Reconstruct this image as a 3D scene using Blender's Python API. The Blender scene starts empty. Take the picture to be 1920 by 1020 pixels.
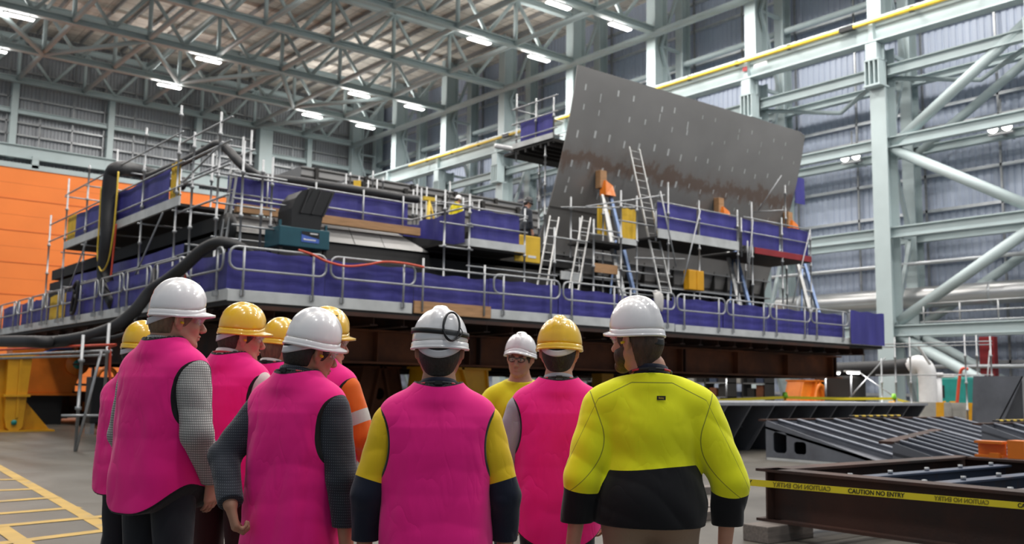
import bpy, bmesh, math, random
import numpy as np
from mathutils import Vector, Matrix
random.seed(7)
SC = bpy.context.scene
COL = SC.collection
# ------------------------------------------------------------------ camera
F = 1800.0; YAW = math.radians(51.17); PIT = math.radians(6.91); ROL = math.radians(0.85); EYE = Vector((0, 0, 1.45))
FW = Vector((math.cos(PIT)*math.cos(YAW), math.cos(PIT)*math.sin(YAW), math.sin(PIT)))
_r0 = Vector((math.sin(YAW), -math.cos(YAW), 0)); _u0 = _r0.cross(FW)
RT = _r0*math.cos(ROL) + _u0*math.sin(ROL); UP = RT.cross(FW)
cam_data = bpy.data.cameras.new('camera'); cam = bpy.data.objects.new('camera', cam_data); COL.objects.link(cam)
cam.matrix_world = Matrix(((RT.x, UP.x, -FW.x, EYE.x), (RT.y, UP.y, -FW.y, EYE.y), (RT.z, UP.z, -FW.z, EYE.z), (0, 0, 0, 1)))
cam_data.sensor_width = 36; cam_data.lens = 36*F/1920; cam_data.clip_end = 400; cam_data.clip_start = .05
cam_data.dof.use_dof = True; cam_data.dof.focus_distance = 3.9; cam_data.dof.aperture_fstop = 4.0
SC.camera = cam
# ------------------------------------------------------------------ world: daylight coming in through the open sides of the hall
W = bpy.data.worlds.new('world'); SC.world = W; W.use_nodes = True
_bg = W.node_tree.nodes['Background']
_bg.inputs[0].default_value = (.74, .87, 1.0, 1); _bg.inputs[1].default_value = .29
# ------------------------------------------------------------------ exposure
SC.view_settings.view_transform = 'Standard'; SC.view_settings.look = 'None'
SC.view_settings.exposure = 0.17; SC.view_settings.gamma = 1.0; SC.view_settings.use_curve_mapping = False
LAMP_W = 800.0; ROOF_FILL_W = 190.0

# ------------------------------------------------------------------ pixel -> point on a real plane (used to read positions off the photograph)
def ray(x, y): return FW + RT*((x-960)/F) - UP*((y-510)/F)
def PX(x, y, v): r = ray(x, y); return EYE + r*((v-EYE.x)/r.x)
def PY(x, y, v): r = ray(x, y); return EYE + r*((v-EYE.y)/r.y)
def PZ(x, y, v): r = ray(x, y); return EYE + r*((v-EYE.z)/r.z)
def V(*a): return Vector(a)
ORD = 'first second third fourth fifth sixth seventh eighth ninth tenth eleventh twelfth thirteenth fourteenth fifteenth sixteenth seventeenth eighteenth nineteenth twentieth'.split()
ORD += ['twenty-'+o for o in ORD[:9]] + ['thirtieth'] + ['thirty-'+o for o in ORD[:9]]

# ------------------------------------------------------------------ materials
def mat(name, col, rough=.5, metal=0., var=.08, scale=3., bump=0., bscale=40., emit=None, col2=None, c2=(.5, .6), stretch=None, spec=.5, coat=0., trans=0., alpha=1.):
    m = bpy.data.materials.new(name); m.use_nodes = True
    n = m.node_tree.nodes; l = m.node_tree.links; b = n['Principled BSDF']
    tc = n.new('ShaderNodeTexCoord'); src = tc.outputs['Object']
    if stretch:
        mp = n.new('ShaderNodeMapping'); mp.inputs['Scale'].default_value = stretch; l.new(src, mp.inputs[0]); src = mp.outputs[0]
    no = n.new('ShaderNodeTexNoise'); no.inputs['Scale'].default_value = scale; no.inputs['Detail'].default_value = 5; l.new(src, no.inputs['Vector'])
    cr = n.new('ShaderNodeValToRGB'); l.new(no.outputs['Fac'], cr.inputs[0])
    e = cr.color_ramp.elements
    e[0].position = .3; e[1].position = .7
    e[0].color = (*[c*(1-var) for c in col], 1); e[1].color = (*[min(1, c*(1+var)) for c in col], 1)
    out = cr.outputs[0]
    if col2:
        n2 = n.new('ShaderNodeTexNoise'); n2.inputs['Scale'].default_value = scale*.6; n2.inputs['Detail'].default_value = 7; n2.inputs['Roughness'].default_value = .65; l.new(src, n2.inputs['Vector'])
        r2 = n.new('ShaderNodeValToRGB'); r2.color_ramp.elements[0].position = c2[0]; r2.color_ramp.elements[1].position = c2[1]; l.new(n2.outputs['Fac'], r2.inputs[0])
        mx = n.new('ShaderNodeMixRGB'); l.new(r2.outputs[0], mx.inputs[0]); l.new(out, mx.inputs[1]); mx.inputs[2].default_value = (*col2, 1); out = mx.outputs[0]
    l.new(out, b.inputs['Base Color'])
    b.inputs['Roughness'].default_value = rough; b.inputs['Metallic'].default_value = metal
    b.inputs['Specular IOR Level'].default_value = spec; b.inputs['Coat Weight'].default_value = coat
    b.inputs['Transmission Weight'].default_value = trans; b.inputs['Alpha'].default_value = alpha
    if bump:
        bn = n.new('ShaderNodeTexNoise'); bn.inputs['Scale'].default_value = bscale; bn.inputs['Detail'].default_value = 3; l.new(src, bn.inputs['Vector'])
        bp = n.new('ShaderNodeBump'); bp.inputs['Strength'].default_value = bump; bp.inputs['Distance'].default_value = .01; l.new(bn.outputs['Fac'], bp.inputs['Height']); l.new(bp.outputs[0], b.inputs['Normal'])
    if emit:
        b.inputs['Emission Color'].default_value = (*emit[:3], 1); b.inputs['Emission Strength'].default_value = emit[3]
    return m
M = {}
M['green_steel'] = mat('painted_steel', (.44, .52, .53), .45, 0, .05, .8)
M['wall_sheet'] = mat('wall_sheeting', (.46, .515, .63), .5, 0, .05, .3, stretch=(1, .6, .12))  # cool daylight tint put into the sheet colour
M['wall_end'] = mat('end_wall_sheeting', (.36, .375, .40), .5, .1, .1, .3, stretch=(.6, 1, .12))
M['girt'] = mat('galvanised_girt', (.62, .64, .66), .38, .6, .1, 2)
M['roof'] = mat('roof_lining', (.80, .745, .67), .8, 0, .14, .45, col2=(.58, .53, .48), c2=(.5, .62))
M['galv'] = mat('galvanised_tube', (.38, .39, .40), .42, .45, .12, 6)
M['alu'] = mat('aluminium', (.50, .50, .49), .42, .4, .1, 8)
M['toe'] = mat('toe_board_steel', (.62, .63, .62), .5, .3, .14, 2)
M['blue'] = mat('blue_mesh_sheet', (.050, .045, .25), .5, 0, .22, 1.2, stretch=(1.5, 1.5, .4))
M['yellow_sheet'] = mat('yellow_mesh_sheet', (.75, .47, .03), .6, 0, .12, 2, bump=.2, bscale=7)
M['orange_wall'] = mat('orange_door_fabric', (.92, .23, .036), .6, 0, .05, .3)
M['rust'] = mat('rusted_steel', (.060, .023, .014), .72, .1, .3, 1.2, col2=(.024, .016, .014), c2=(.45, .65), bump=.2, bscale=30)
M['rust_lit'] = mat('lit_orange_rust', (.165, .052, .018), .72, .1, .3, .8, col2=(.06, .022, .012), c2=(.42, .62))  # lighter copy of the rust, with light put into the colour
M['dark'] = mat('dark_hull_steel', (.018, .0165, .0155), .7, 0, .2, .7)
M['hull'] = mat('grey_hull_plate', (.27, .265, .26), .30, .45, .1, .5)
M['plate'] = None
M['panel'] = mat('grey_primed_steel', (.155, .165, .19), .5, .3, .18, 1.2, col2=(.10, .10, .115), c2=(.5, .7))
M['panel_edge'] = mat('bare_steel_edge', (.34, .345, .365), .5, .3, .15, 3)
M['yellow'] = mat('yellow_paint', (.74, .36, .012), .42, 0, .12, 1.5)
M['orange'] = mat('orange_paint', (.74, .19, .015), .4, 0, .15, 1.5)
M['wood'] = mat('pine_board', (.45, .25, .12), .7, 0, .18, 2.2, stretch=(1, 1, 12))
M['rubber'] = mat('black_rubber_hose', (.020, .020, .022), .55, 0, .15, 4)
M['black'] = mat('matt_black', (.012, .012, .013), .5, 0, .1, 5)
M['red'] = mat('red_paint', (.30, .025, .03), .45, 0, .1, 3)
M['redhose'] = mat('red_hose_rubber', (.62, .07, .03), .5, 0, .1, 5)
M['yhose'] = mat('yellow_hose_rubber', (.75, .52, .05), .5, 0, .1, 5)
M['bluecable'] = mat('blue_cable_sheath', (.08, .16, .55), .5, 0, .1, 5)
M['prop_blue'] = mat('pale_blue_prop_paint', (.20, .29, .50), .45, .2, .12, 5)
M['teal'] = mat('teal_machine_paint', (.022, .095, .125), .4, 0, .1, 3)
M['teal2'] = mat('green_machine_paint', (.02, .25, .22), .4, 0, .1, 3)
M['white'] = mat('white_paint', (.75, .75, .75), .5, 0, .05, 4)
M['cloth'] = mat('pale_grey_rag', (.55, .53, .51), .9, 0, .1, 6, bump=.4, bscale=14)
M['primer'] = mat('light_primed_flange', (.25, .265, .31), .5, .3, .12, 2)
M['concrete'] = mat('barrier_concrete', (.38, .37, .34), .85, 0, .15, 2, bump=.3, bscale=30)
M['bluebeam'] = mat('blue_grey_beam', (.045, .062, .105), .55, .2, .3, 1.5, col2=(.09, .05, .035), c2=(.55, .7))
M['timber'] = mat('weathered_timber', (.20, .17, .15), .8, 0, .25, 3, stretch=(1, 12, 12), bump=.3, bscale=20)
M['duct'] = mat('galvanised_duct', (.60, .60, .60), .34, .75, .12, 1.2, stretch=(1, .2, 1))
M['tape'] = mat('yellow_barrier_tape', (.88, .70, .02), .45, 0, .05, 3)
M['ink'] = mat('black_ink', (.012, .012, .012), .6, 0, .05, 3)
M['ink_back'] = mat('ink_seen_through', (.22, .18, .015), .6, 0, .05, 3)
M['lamp'] = mat('lamp_diffuser', (.9, .9, .9), .4, 0, .01, 3, emit=(1, .98, .95, 9))
M['flood'] = mat('floodlight_lens', (.9, .9, .9), .4, 0, .01, 3, emit=(1, .98, .92, 7))
M['lime'] = mat('lime_cap', (.30, .75, .05), .5, 0, .05, 3)

def floor_mat():
    m = mat('polished_concrete', (.138, .125, .105), .33, 0, .16, .35, col2=(.095, .088, .077), c2=(.48, .66), bump=.05, bscale=8)
    n = m.node_tree.nodes; l = m.node_tree.links; b = n['Principled BSDF']
    tc = n.new('ShaderNodeTexCoord'); no = n.new('ShaderNodeTexNoise'); no.inputs['Scale'].default_value = .8; no.inputs['Detail'].default_value = 6
    l.new(tc.outputs['Object'], no.inputs['Vector'])
    mr = n.new('ShaderNodeMapRange'); mr.inputs['To Min'].default_value = .22; mr.inputs['To Max'].default_value = .5; l.new(no.outputs['Fac'], mr.inputs[0]); l.new(mr.outputs[0], b.inputs['Roughness'])
    return m
M['floor'] = floor_mat()

# ------------------------------------------------------------------ mesh builder
def basis(d):
    d = d.normalized(); a = Vector((0, 0, 1)) if abs(d.z) < .95 else Vector((0, 1, 0))
    u = d.cross(a).normalized(); return d, u, u.cross(d)
class MB:
    def __init__(s): s.v = []; s.f = []; s.mi = []; s.cur = 0; s.smooth = []
    def add(s, vs, fs, sm=False):
        o = len(s.v); s.v += [tuple(p) for p in vs]; s.f += [tuple(i+o for i in f) for f in fs]; s.mi += [s.cur]*len(fs); s.smooth += [sm]*len(fs); return s
    def box(s, c, size, rz=0.):
        x, y, z = [k/2 for k in size]; cs, sn = math.cos(rz), math.sin(rz)
        vs = [(c[0]+a*x*cs-b*y*sn, c[1]+a*x*sn+b*y*cs, c[2]+d*z) for a in (-1, 1) for b in (-1, 1) for d in (-1, 1)]
        return s.add(vs, [(0, 1, 3, 2), (4, 6, 7, 5), (0, 4, 5, 1), (2, 3, 7, 6), (0, 2, 6, 4), (1, 5, 7, 3)])
    def box2(s, a, b):
        return s.box([(a[i]+b[i])/2 for i in range(3)], [abs(b[i]-a[i]) for i in range(3)])
    def bar(s, p, q, w, h, up=None):
        p = Vector(p); q = Vector(q); d = (q-p).normalized()
        if up is None: _, u, v = basis(d)
        else: u = d.cross(Vector(up)).normalized(); v = u.cross(d)
        vs = [e+u*(a*w/2)+v*(b*h/2) for e in (p, q) for a, b in ((-1, -1), (1, -1), (1, 1), (-1, 1))]
        return s.add(vs, [(0, 3, 2, 1), (4, 5, 6, 7), (0, 1, 5, 4), (1, 2, 6, 5), (2, 3, 7, 6), (3, 0, 4, 7)])
    def tube(s, pts, r, n=8, cap=True, closed=False):
        pts = [Vector(p) for p in pts]; k = len(pts); rs = r if isinstance(r, (list, tuple)) else [r]*k
        tang = []
        for i in range(k):
            if closed: t = pts[(i+1) % k]-pts[i-1]
            else: t = pts[min(i+1, k-1)]-pts[max(i-1, 0)]
            tang.append(t.normalized())
        _, u, v = basis(tang[0]); vs = []
        for i in range(k):
            t = tang[i]; u = (u-t*u.dot(t)).normalized(); v = t.cross(u)
            vs += [pts[i]+(u*math.cos(2*math.pi*j/n)+v*math.sin(2*math.pi*j/n))*rs[i] for j in range(n)]
        fs = [(i*n+j, i*n+(j+1) % n, (i+1)*n+(j+1) % n, (i+1)*n+j) for i in range(k-1) for j in range(n)]
        if closed: fs += [((k-1)*n+j, (k-1)*n+(j+1) % n, (j+1) % n, j) for j in range(n)]
        elif cap: fs += [tuple(range(n-1, -1, -1)), tuple(range((k-1)*n, k*n))]
        return s.add(vs, fs, True)
    def ibeam(s, p, q, h, w, tf, tw, up=(0, 0, 1)):
        p = Vector(p); q = Vector(q); d = (q-p).normalized(); u = d.cross(Vector(up)).normalized(); v = u.cross(d)
        pr = [(-w/2, -h/2), (w/2, -h/2), (w/2, -h/2+tf), (tw/2, -h/2+tf), (tw/2, h/2-tf), (w/2, h/2-tf), (w/2, h/2), (-w/2, h/2), (-w/2, h/2-tf), (-tw/2, h/2-tf), (-tw/2, -h/2+tf), (-w/2, -h/2+tf)]
        vs = [e+u*a+v*b for e in (p, q) for a, b in pr]; k = 12
        fs = [(i, (i+1) % k, k+(i+1) % k, k+i) for i in range(k)]
        for o in (0, k): fs += [(o, o+1, o+2, o+11), (o+11, o+2, o+3, o+10), (o+10, o+3, o+4, o+9), (o+9, o+4, o+5, o+8), (o+8, o+5, o+6, o+7)]
        return s.add(vs, fs)
    def prism(s, poly, off):
        k = len(poly); poly = [Vector(p) for p in poly]; off = Vector(off)
        return s.add(poly+[p+off for p in poly], [tuple(range(k-1, -1, -1)), tuple(range(k, 2*k))]+[(i, (i+1) % k, k+(i+1) % k, k+i) for i in range(k)])
    def grid(s, rows, sm=False, wrap=False):
        m = len(rows); n = len(rows[0]); vs = [p for r in rows for p in r]
        fs = [(i*n+j, i*n+(j+1) % n, (i+1)*n+(j+1) % n, (i+1)*n+j) for i in range(m-1) for j in range(n if wrap else n-1)]
        return s.add(vs, fs, sm)
    def build(s, name, m, parent=None, bevel=0, solid=0):
        me = bpy.data.meshes.new(name)
        piv = Vector((0, 0, 0))
        me.from_pydata(s.v, [], s.f)
        for mm in (m if isinstance(m, (list, tuple)) else [m]): me.materials.append(mm)
        me.polygons.foreach_set('material_index', s.mi); me.polygons.foreach_set('use_smooth', s.smooth)
        bm = bmesh.new(); bm.from_mesh(me); bmesh.ops.recalc_face_normals(bm, faces=bm.faces); bm.to_mesh(me); bm.free(); me.update()
        o = bpy.data.objects.new(name, me); COL.objects.link(o)
        if parent is not None: o.parent = parent
        if bevel:
            b = o.modifiers.new('bevel', 'BEVEL'); b.width = bevel; b.segments = 2; b.limit_method = 'ANGLE'
        if solid:
            b = o.modifiers.new('solid', 'SOLIDIFY'); b.thickness = solid
        return o
def tag(o, label=None, cat=None, group=None, kind=None):
    if label: o['label'] = label
    if cat: o['category'] = cat
    if group: o['group'] = group
    if kind: o['kind'] = kind
    return o
def thing(name, label, cat, loc=(0, 0, 0), rz=0., group=None):
    o = bpy.data.objects.new(name, None); COL.objects.link(o); o.location = loc; o.rotation_euler = (0, 0, rz); o.empty_display_size = .2
    return tag(o, label, cat, group)
def struct(name, mb, m, label=None, **k):
    o = mb.build(name, m, **k); o['kind'] = 'structure'
    if label: o['label'] = label
    return o
def copy_tree(o, parent=None):
    c = o.copy(); COL.objects.link(c)
    if parent is not None: c.parent = parent
    for ch in o.children: copy_tree(ch, c)
    return c
def spline(pts, n=8):
    pts = [Vector(p) for p in pts]; P = [pts[0]]+pts+[pts[-1]]; out = []
    for i in range(1, len(P)-2):
        a, b, c, d = P[i-1], P[i], P[i+1], P[i+2]
        for j in range(n):
            t = j/n; out.append(.5*((2*b)+(c-a)*t+(2*a-5*b+4*c-d)*t*t+(3*b-a-3*c+d)*t**3))
    out.append(pts[-1]); return out
def text(body, name, m, size, parent, mw, extrude=.0006, label=None):
    cu = bpy.data.curves.new(name, 'FONT'); cu.body = body; cu.size = size; cu.align_x = 'CENTER'; cu.align_y = 'CENTER'; cu.extrude = extrude; cu.offset = size*.02
    cu.materials.append(m); o = bpy.data.objects.new(name, cu); COL.objects.link(o); 
    dg = bpy.context.evaluated_depsgraph_get(); me = bpy.data.meshes.new_from_object(o.evaluated_get(dg)); me.name = name
    bpy.data.objects.remove(o); o = bpy.data.objects.new(name, me); COL.objects.link(o); o.parent = parent; o.matrix_local = mw
    return o
# ================================================================== HALL
TR_Y = [90.2-8.8*k for k in range(9)]            # truss / column lines
NODE_X = [49.7-5.43*k for k in range(10)]        # lower chord nodes
CHZ, TPZ = 27.5, 31.2
struct('floor', MB().box2((-40, -20, -.3), (60, 92.5, 0)), M['floor'])
# roof deck with its lining, and purlins under it
def roof_mat():
    m = M['roof']; n = m.node_tree.nodes; l = m.node_tree.links; b = n['Principled BSDF']
    src = b.inputs['Base Color'].links[0].from_socket
    tc = n.new('ShaderNodeTexCoord'); br = n.new('ShaderNodeTexBrick'); br.inputs['Scale'].default_value = 1
    br.inputs['Brick Width'].default_value = 2.7; br.inputs['Row Height'].default_value = 1.36; br.inputs['Mortar Size'].default_value = .05; br.offset = .0
    br.inputs['Color1'].default_value = (.75, .75, .75, 1); br.inputs['Color2'].default_value = (1, 1, 1, 1); br.inputs['Mortar'].default_value = (.35, .34, .33, 1)
    l.new(tc.outputs['Object'], br.inputs['Vector'])
    mx = n.new('ShaderNodeMixRGB'); mx.blend_type = 'MULTIPLY'; mx.inputs[0].default_value = .75; l.new(src, mx.inputs[1]); l.new(br.outputs['Color'], mx.inputs[2]); l.new(mx.outputs[0], b.inputs['Base Color'])
roof_mat()
struct('ceiling', MB().box2((-30, 5, 32.4), (55, 92, 32.7)), M['roof'])
x = 49.7+1.36
k = 0
while x > 2:
    k += 1
    struct('trim_%d' % k, MB().ibeam((x, 12, 32.2), (x, 91, 32.2), .3, .14, .03, .03), M['galv'])
    x -= 1.81
# corrugated walls
def corrugated(p, q, z0, z1, out, pitch=.42, depth=.07):
    p = Vector(p); q = Vector(q); L = (q-p).length; d = (q-p)/L; out = Vector(out); n = int(L/pitch); lo = []; pr = []
    for i in range(n):
        a = i*pitch
        pr += [(a, 0), (a+pitch*.55, 0), (a+pitch*.68, depth), (a+pitch*.87, depth)]
    pr.append((n*pitch, 0))
    rows = [[p+d*a+out*b+Vector((0, 0, z)) for a, b in pr] for z in (z0, z1)]
    mb = MB().grid(rows); return mb
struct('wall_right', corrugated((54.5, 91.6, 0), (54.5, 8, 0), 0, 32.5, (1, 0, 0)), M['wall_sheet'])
struct('wall_end', corrugated((0, 91.6, 0), (54.5, 91.6, 0), 0, 32.5, (0, 1, 0), .3), M['wall_end'])
# girts
for i, z in enumerate([1.4, 3.3, 7.2, 9.2, 12.2, 14.3, 17.2, 18.4, 21.4, 23.4, 25.7, 28.4, 30.6]):
    struct('trim_right_girt_%d' % (i+1), MB().box2((54.2, 9, z-.09), (54.46, 91.5, z+.09)), M['girt'])
for i, z in enumerate([22.9, 24.0, 26.2, 28.6, 30.4]):
    struct('trim_end_girt_%d' % (i+1), MB().box2((2, 91.2, z-.08), (54.2, 91.52, z+.08)), M['galv'])
for i in range(14): struct('trim_right_rod_%d' % (i+1), MB().box2((54.2, 15.0+4.4*i, 1), (54.3, 15.12+4.4*i, 32)), M['galv'])
for i in range(16): struct('trim_end_rod_%d' % (i+1), MB().box2((11.2+2.7*i, 91.2, 20.5), (11.3+2.7*i, 91.3, 32)), M['galv'])
# end wall steelwork
EC = [9.0, 17.1, 25.2, 33.4, 45.3]
for i, X in enumerate(EC):
    struct('trim_end_column_%d' % (i+1), MB().ibeam((X, 90.9, 20.6 if i < 3 else 0), (X, 90.9, 27.4), .7, .55, .05, .05, up=(0, 1, 0)), M['green_steel'])
struct('trim_end_column_6', MB().box2((39.5, 90.1, 0), (40.9, 91.2, 27.3)), M['green_steel'])
struct('trim_end_rail', MB().ibeam((3, 90.8, 24.85), (54, 90.8, 24.85), .42, .4, .05, .05), M['green_steel'])
struct('trim_end_beam', MB().ibeam((3, 90.6, 21.25), (50, 90.6, 21.25), 1.15, .6, .08, .06), M['green_steel'])
struct('trim_end_sill', MB().box2((3, 90.3, 19.75), (37.5, 90.7, 20.2)), M['green_steel'])
struct('trim_end_stub', MB().box2((18.75, 90.3, 19.9), (19.3, 90.8, 21.0)), M['green_steel'])
mb = MB()
for i in range(7):
    z1 = 19.8-i*2.75
    rows = [[V(x, 90.45-.012*math.sin(t*math.pi)**.4, z1-2.75*t) for x in (3, 37)] for t in [j/6 for j in range(7)]]
    mb.cur = 0; mb.grid(rows)
    mb.cur = 1; mb.box2((3, 90.38, z1-.035), (37, 90.46, z1+.035)); mb.box2((3, 90.40, z1-1.4), (37, 90.45, z1-1.37))
M['door_batten'] = mat('door_batten', (.62, .135, .02), .6, 0, .05, .3)
struct('door_1', mb, [M['orange_wall'], M['door_batten']], 'tall orange fabric hangar door with horizontal battens in the end wall', solid=.03)
# columns: laced pair of legs
def column(i, y):
    t = thing('steel_column', '%s laced pale green steel column of the long wall, counted from the end wall' % ORD[i], 'column', (50, y, 0), 0, 'columns along the long wall')
    MB().ibeam((.35, 0, 0), (.35, 0, 21.4), 1.15, .95, .09, .07, up=(1, 0, 0)).build('crane_leg', M['green_steel'], t)
    MB().ibeam((.75, 0.25, 22.9), (.75, 0.25, 32.3), 1.35, .85, .09, .07, up=(1, 0, 0)).build('upper_leg', M['green_steel'], t)
    MB().ibeam((3.3, 0, 0), (3.3, 0, 32.3), .9, .7, .08, .06, up=(1, 0, 0)).build('wall_leg', M['green_steel'], t)
    zs = [0.5, 5.4, 10.5, 15.7, 21.2, 26.5, 31.5]
    for a in range(6):
        p, q = ((.9, 0, zs[a]), (2.95, 0, zs[a+1])) if a % 2 else ((2.95, 0, zs[a]), (.9, 0, zs[a+1]))
        MB().bar(p, q, .22, .22).build('lacing_bar', M['green_steel'], t)
        MB().bar((.9, 0, zs[a+1]), (2.95, 0, zs[a+1]), .2, .2).build('lacing_bar', M['green_steel'], t)
    c = MB().box((-.35, 0, 20.45), (.9, .95, .08)); c.box((-.35, 0, 18.95), (1.0, 1.05, .1))
    for k in (-.42, -.15, .15, .42): c.box((-.35, k, 19.7), (.9, .06, 1.5))
    c.box((.05, 0, 19.7), (.1, .9, 1.5)); c.box2((-.8, -.35, 20.5), (.1, .35, 21.45))
    c.build('corbel', M['green_steel'], t)
    return t
for i, y in enumerate(TR_Y): column(i, y)
# crane beam with yellow conductor rail
t = thing('crane_beam', 'long pale green crane runway beam carried on the column corbels', 'beam', (49.6, 50, 0))
cb = MB().ibeam((0, -38, 22.2), (0, 40.5, 22.2), 1.4, .8, .09, .06)
cb.build('girder', M['green_steel'], t)
for y in TR_Y:
    MB().box2((-.36, y-50-.13, 21.6), (.36, y-50+.13, 22.82)).build('stiffener', M['green_steel'], t)
MB().box2((-.12, -38, 22.9), (.12, 40.5, 23.05)).build('crane_rail', M['girt'], t)
r = MB(); r.tube([(-.55, -38, 22.62), (-.55, 27, 22.62)], .11, 8)
rail = r.build('conductor_rail', M['yhose'], t); tag(rail, 'yellow conductor rail')
for k in range(16):
    MB().box((-.5, -36+k*4.0, 22.64), (.2, .22, .3) if k % 4 else (.34, .9, .26)).build('hanger', M['black'], rail)
MB().box((-.44, 1.0-50+36.4, 22.15), (.02, .35, .3)).build('marker_plate', M['red'], t)
MB().box((-.44, .0-50+36.2, 22.15), (.02, 1.0, .22)).build('marker_plate', M['white'], t)
# struts between columns
LV = [4.95, 10.5, 15.7, 19.95]
WORDS = {4.95: 'lowest', 10.5: 'second lowest', 15.7: 'third lowest', 19.95: 'topmost'}
for z in LV:
    for X, w in ((50.35, 'in front of'), (53.3, 'behind')):
        tag(MB().ibeam((X, 12, z), (X, 90, z), .62 if X < 52 else .5, .45, .06, .05).build('wall_strut', M['green_steel']), '%s pale green strut running %s the column row' % (WORDS[z], w), 'strut', 'struts along the long wall')
for z in (25.6, 28.8):
    tag(MB().tube([(53.2, 12, z), (53.2, 90, z)], .22, 8).build('wall_strut', M['green_steel']), '%s pale tube strut high behind the columns above the crane beam' % ('lower' if z < 27 else 'upper'), 'strut')
# tube braces in the end bay
yc = TR_Y[7]
BR = [((50.5, yc-.5, 15.55), (50.5, yc-8.8+.4, 20.9), 'front tube brace rising from the third strut in the bay with floodlights'),
      ((50.5, yc-.5, 15.3), (50.5, yc-8.8+.4, 10.6), 'front tube brace falling from the third strut in the bay with floodlights'),
      ((50.5, yc-.5, 5.5), (50.5, yc-8.8+.4, 10.3), 'front tube brace rising over the silver duct from the lowest strut'),
      ((50.5, yc-.5, 4.7), (50.5, yc-8.8+.4, .2), 'front tube brace falling from the lowest strut to the floor'),
      ((53.2, yc-.5, 15.55), (53.2, yc-8.8+.4, 20.5), 'rear tube brace catching the light behind the floodlights'),
      ((53.2, yc-.5, 5.5), (53.2, yc-8.8+.4, 10.3), 'rear tube brace passing behind the silver duct'),
      ((53.2, yc-.5, 4.7), (53.2, yc-8.8+.4, .2), 'rear tube brace falling behind the lowest strut')]
for p, q, lb in BR:
    tag(MB().tube([p, q], .30 if p[0] < 52 else .26, 12).build('tube_brace', M['green_steel']), lb, 'brace', 'tube braces of the end bay')
# kinked horizontal tie braces at crane level
for i, k in enumerate((6, 7)):
    y = TR_Y[k]
    tag(MB().tube([(50.8, y-.4, 19.6), (53.0, y-4.4, 19.0), (50.8, y-8.2, 19.6)], .14, 6).build('tie_brace', M['green_steel']), 'bent pale tie brace under the crane beam in the %s bay from the open side' % ORD[1-i], 'brace')
# silver duct on the wall
t = thing('ventilation_duct', 'long silver round duct running along the long wall', 'duct', (53.0, 30, 7.0))
MB().tube([(0, -20, 0), (0, 30, 0)], .62, 18).build('duct_run', M['duct'], t)
for k in range(8): MB().tube([(0, -18+6*k, 0), (0, -17.9+6*k, 0)], .70, 18).build('joint_ring', M['girt'], t)
for i, (y, z0) in enumerate(((21.9, 0), (21.0, 3.6))):
    tag(MB().tube([(52.7, y, z0), (52.7, y, 6.5)], .33, 12).build('drop_duct', M['duct']), ('tall silver drop duct standing on the floor beside the red post' if i == 0 else 'short silver drop duct beside the tall one under the long duct'), 'duct')
tag(MB().box2((52.5, 23.9, 0), (52.9, 24.7, 4.6)).build('red_post', M['red']), 'dark red post behind the lowest strut', 'post')
# walkway handrail over the lowest strut
t = thing('walkway_handrail', 'galvanised handrail standing on the lowest strut', 'handrail', (50.3, yc, 5.26))
for z in (1.1, .6, .1): MB().tube([(0, -8, z), (0, -1.8, z)], .05, 6).build('rail', M['galv'], t)
for k in range(4): MB().tube([(0, -2-2*k, 0), (0, -2-2*k, 1.12)], .05, 6).build('post', M['galv'], t)
# pipes on the wall
for z, lb in ((8.9, 'thin pale pipe along the long wall above the silver duct'), (3.0, 'thin pale pipe along the long wall under the silver duct')):
    tag(MB().tube([(52.3, 12, z), (52.3, 60, z)], .12, 8).build('wall_pipe', M['girt']), lb, 'pipe')
# floodlight pairs on wall
for i, (px, py) in enumerate(((1876, 238), (1596, 293))):
    p = PX(px, py, 52.6)
    t = thing('floodlight_fitting', ('twin floodlight fitting hung in the braced bay' if i == 0 else 'twin floodlight fitting hung beside the plate end'), 'floodlight', p, 0, 'twin floodlights on the long wall')
    MB().box((.1, 0, -.35), (.3, 1.3, .12)).build('bracket', M['galv'], t)
    MB().bar((.1, 0, -.35), (54.25-p.x, 0, -.35), .1, .1).build('wall_arm', M['galv'], t)
    MB().tube([(.1, 0, -.35), (.1, 0, 1.6)], .05, 6).build('hanger', M['galv'], t)
    for s in (-.38, .38):
        h = MB().tube([(-.1, s, 0), (.12, s, .1)], [.32, .2], 12).build('lamp_head', M['white'], t)
        MB().tube([(-.14, s, -.02), (-.11, s, -.01)], .29, 12).build('lens', M['flood'], h)
# roof trusses
mv = MB().tube([(0, 0, CHZ+.1), (0, 0, TPZ-.1)], .13, 8)
def truss(i, y, xmin):
    t = thing('roof_truss', '%s roof truss across the hall, counted from the end wall' % ORD[i], 'truss', (0, y, 0), 0, 'roof trusses')
    MB().ibeam((xmin, 0, CHZ), (50, 0, CHZ), .5, .5, .07, .06).build('bottom_chord', M['green_steel'], t)
    MB().ibeam((xmin, 0, TPZ), (50, 0, TPZ), .5, .5, .07, .06).build('top_chord', M['green_steel'], t)
    nx = [n for n in NODE_X if n >= xmin]
    for a, n in enumerate(nx):
        if a: MB().tube([(n, 0, CHZ+.1), (n, 0, TPZ-.1)], .17, 8).build('vertical', M['green_steel'], t)
        if n-5.43 >= xmin-.1:
            m = n-2.715
            MB().tube([(n, 0, TPZ-.1), (m, 0, CHZ+.15)], .15, 8).build('diagonal', M['green_steel'], t)
            MB().tube([(n-5.43, 0, TPZ-.1), (m, 0, CHZ+.15)], .15, 8).build('diagonal', M['green_steel'], t)
for i, (y, xm) in enumerate(zip(TR_Y[:7], (6.26, 6.26, 6.26, 11.69, 22.55, 27.98, 33.41))): truss(i, y, xm)
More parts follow.
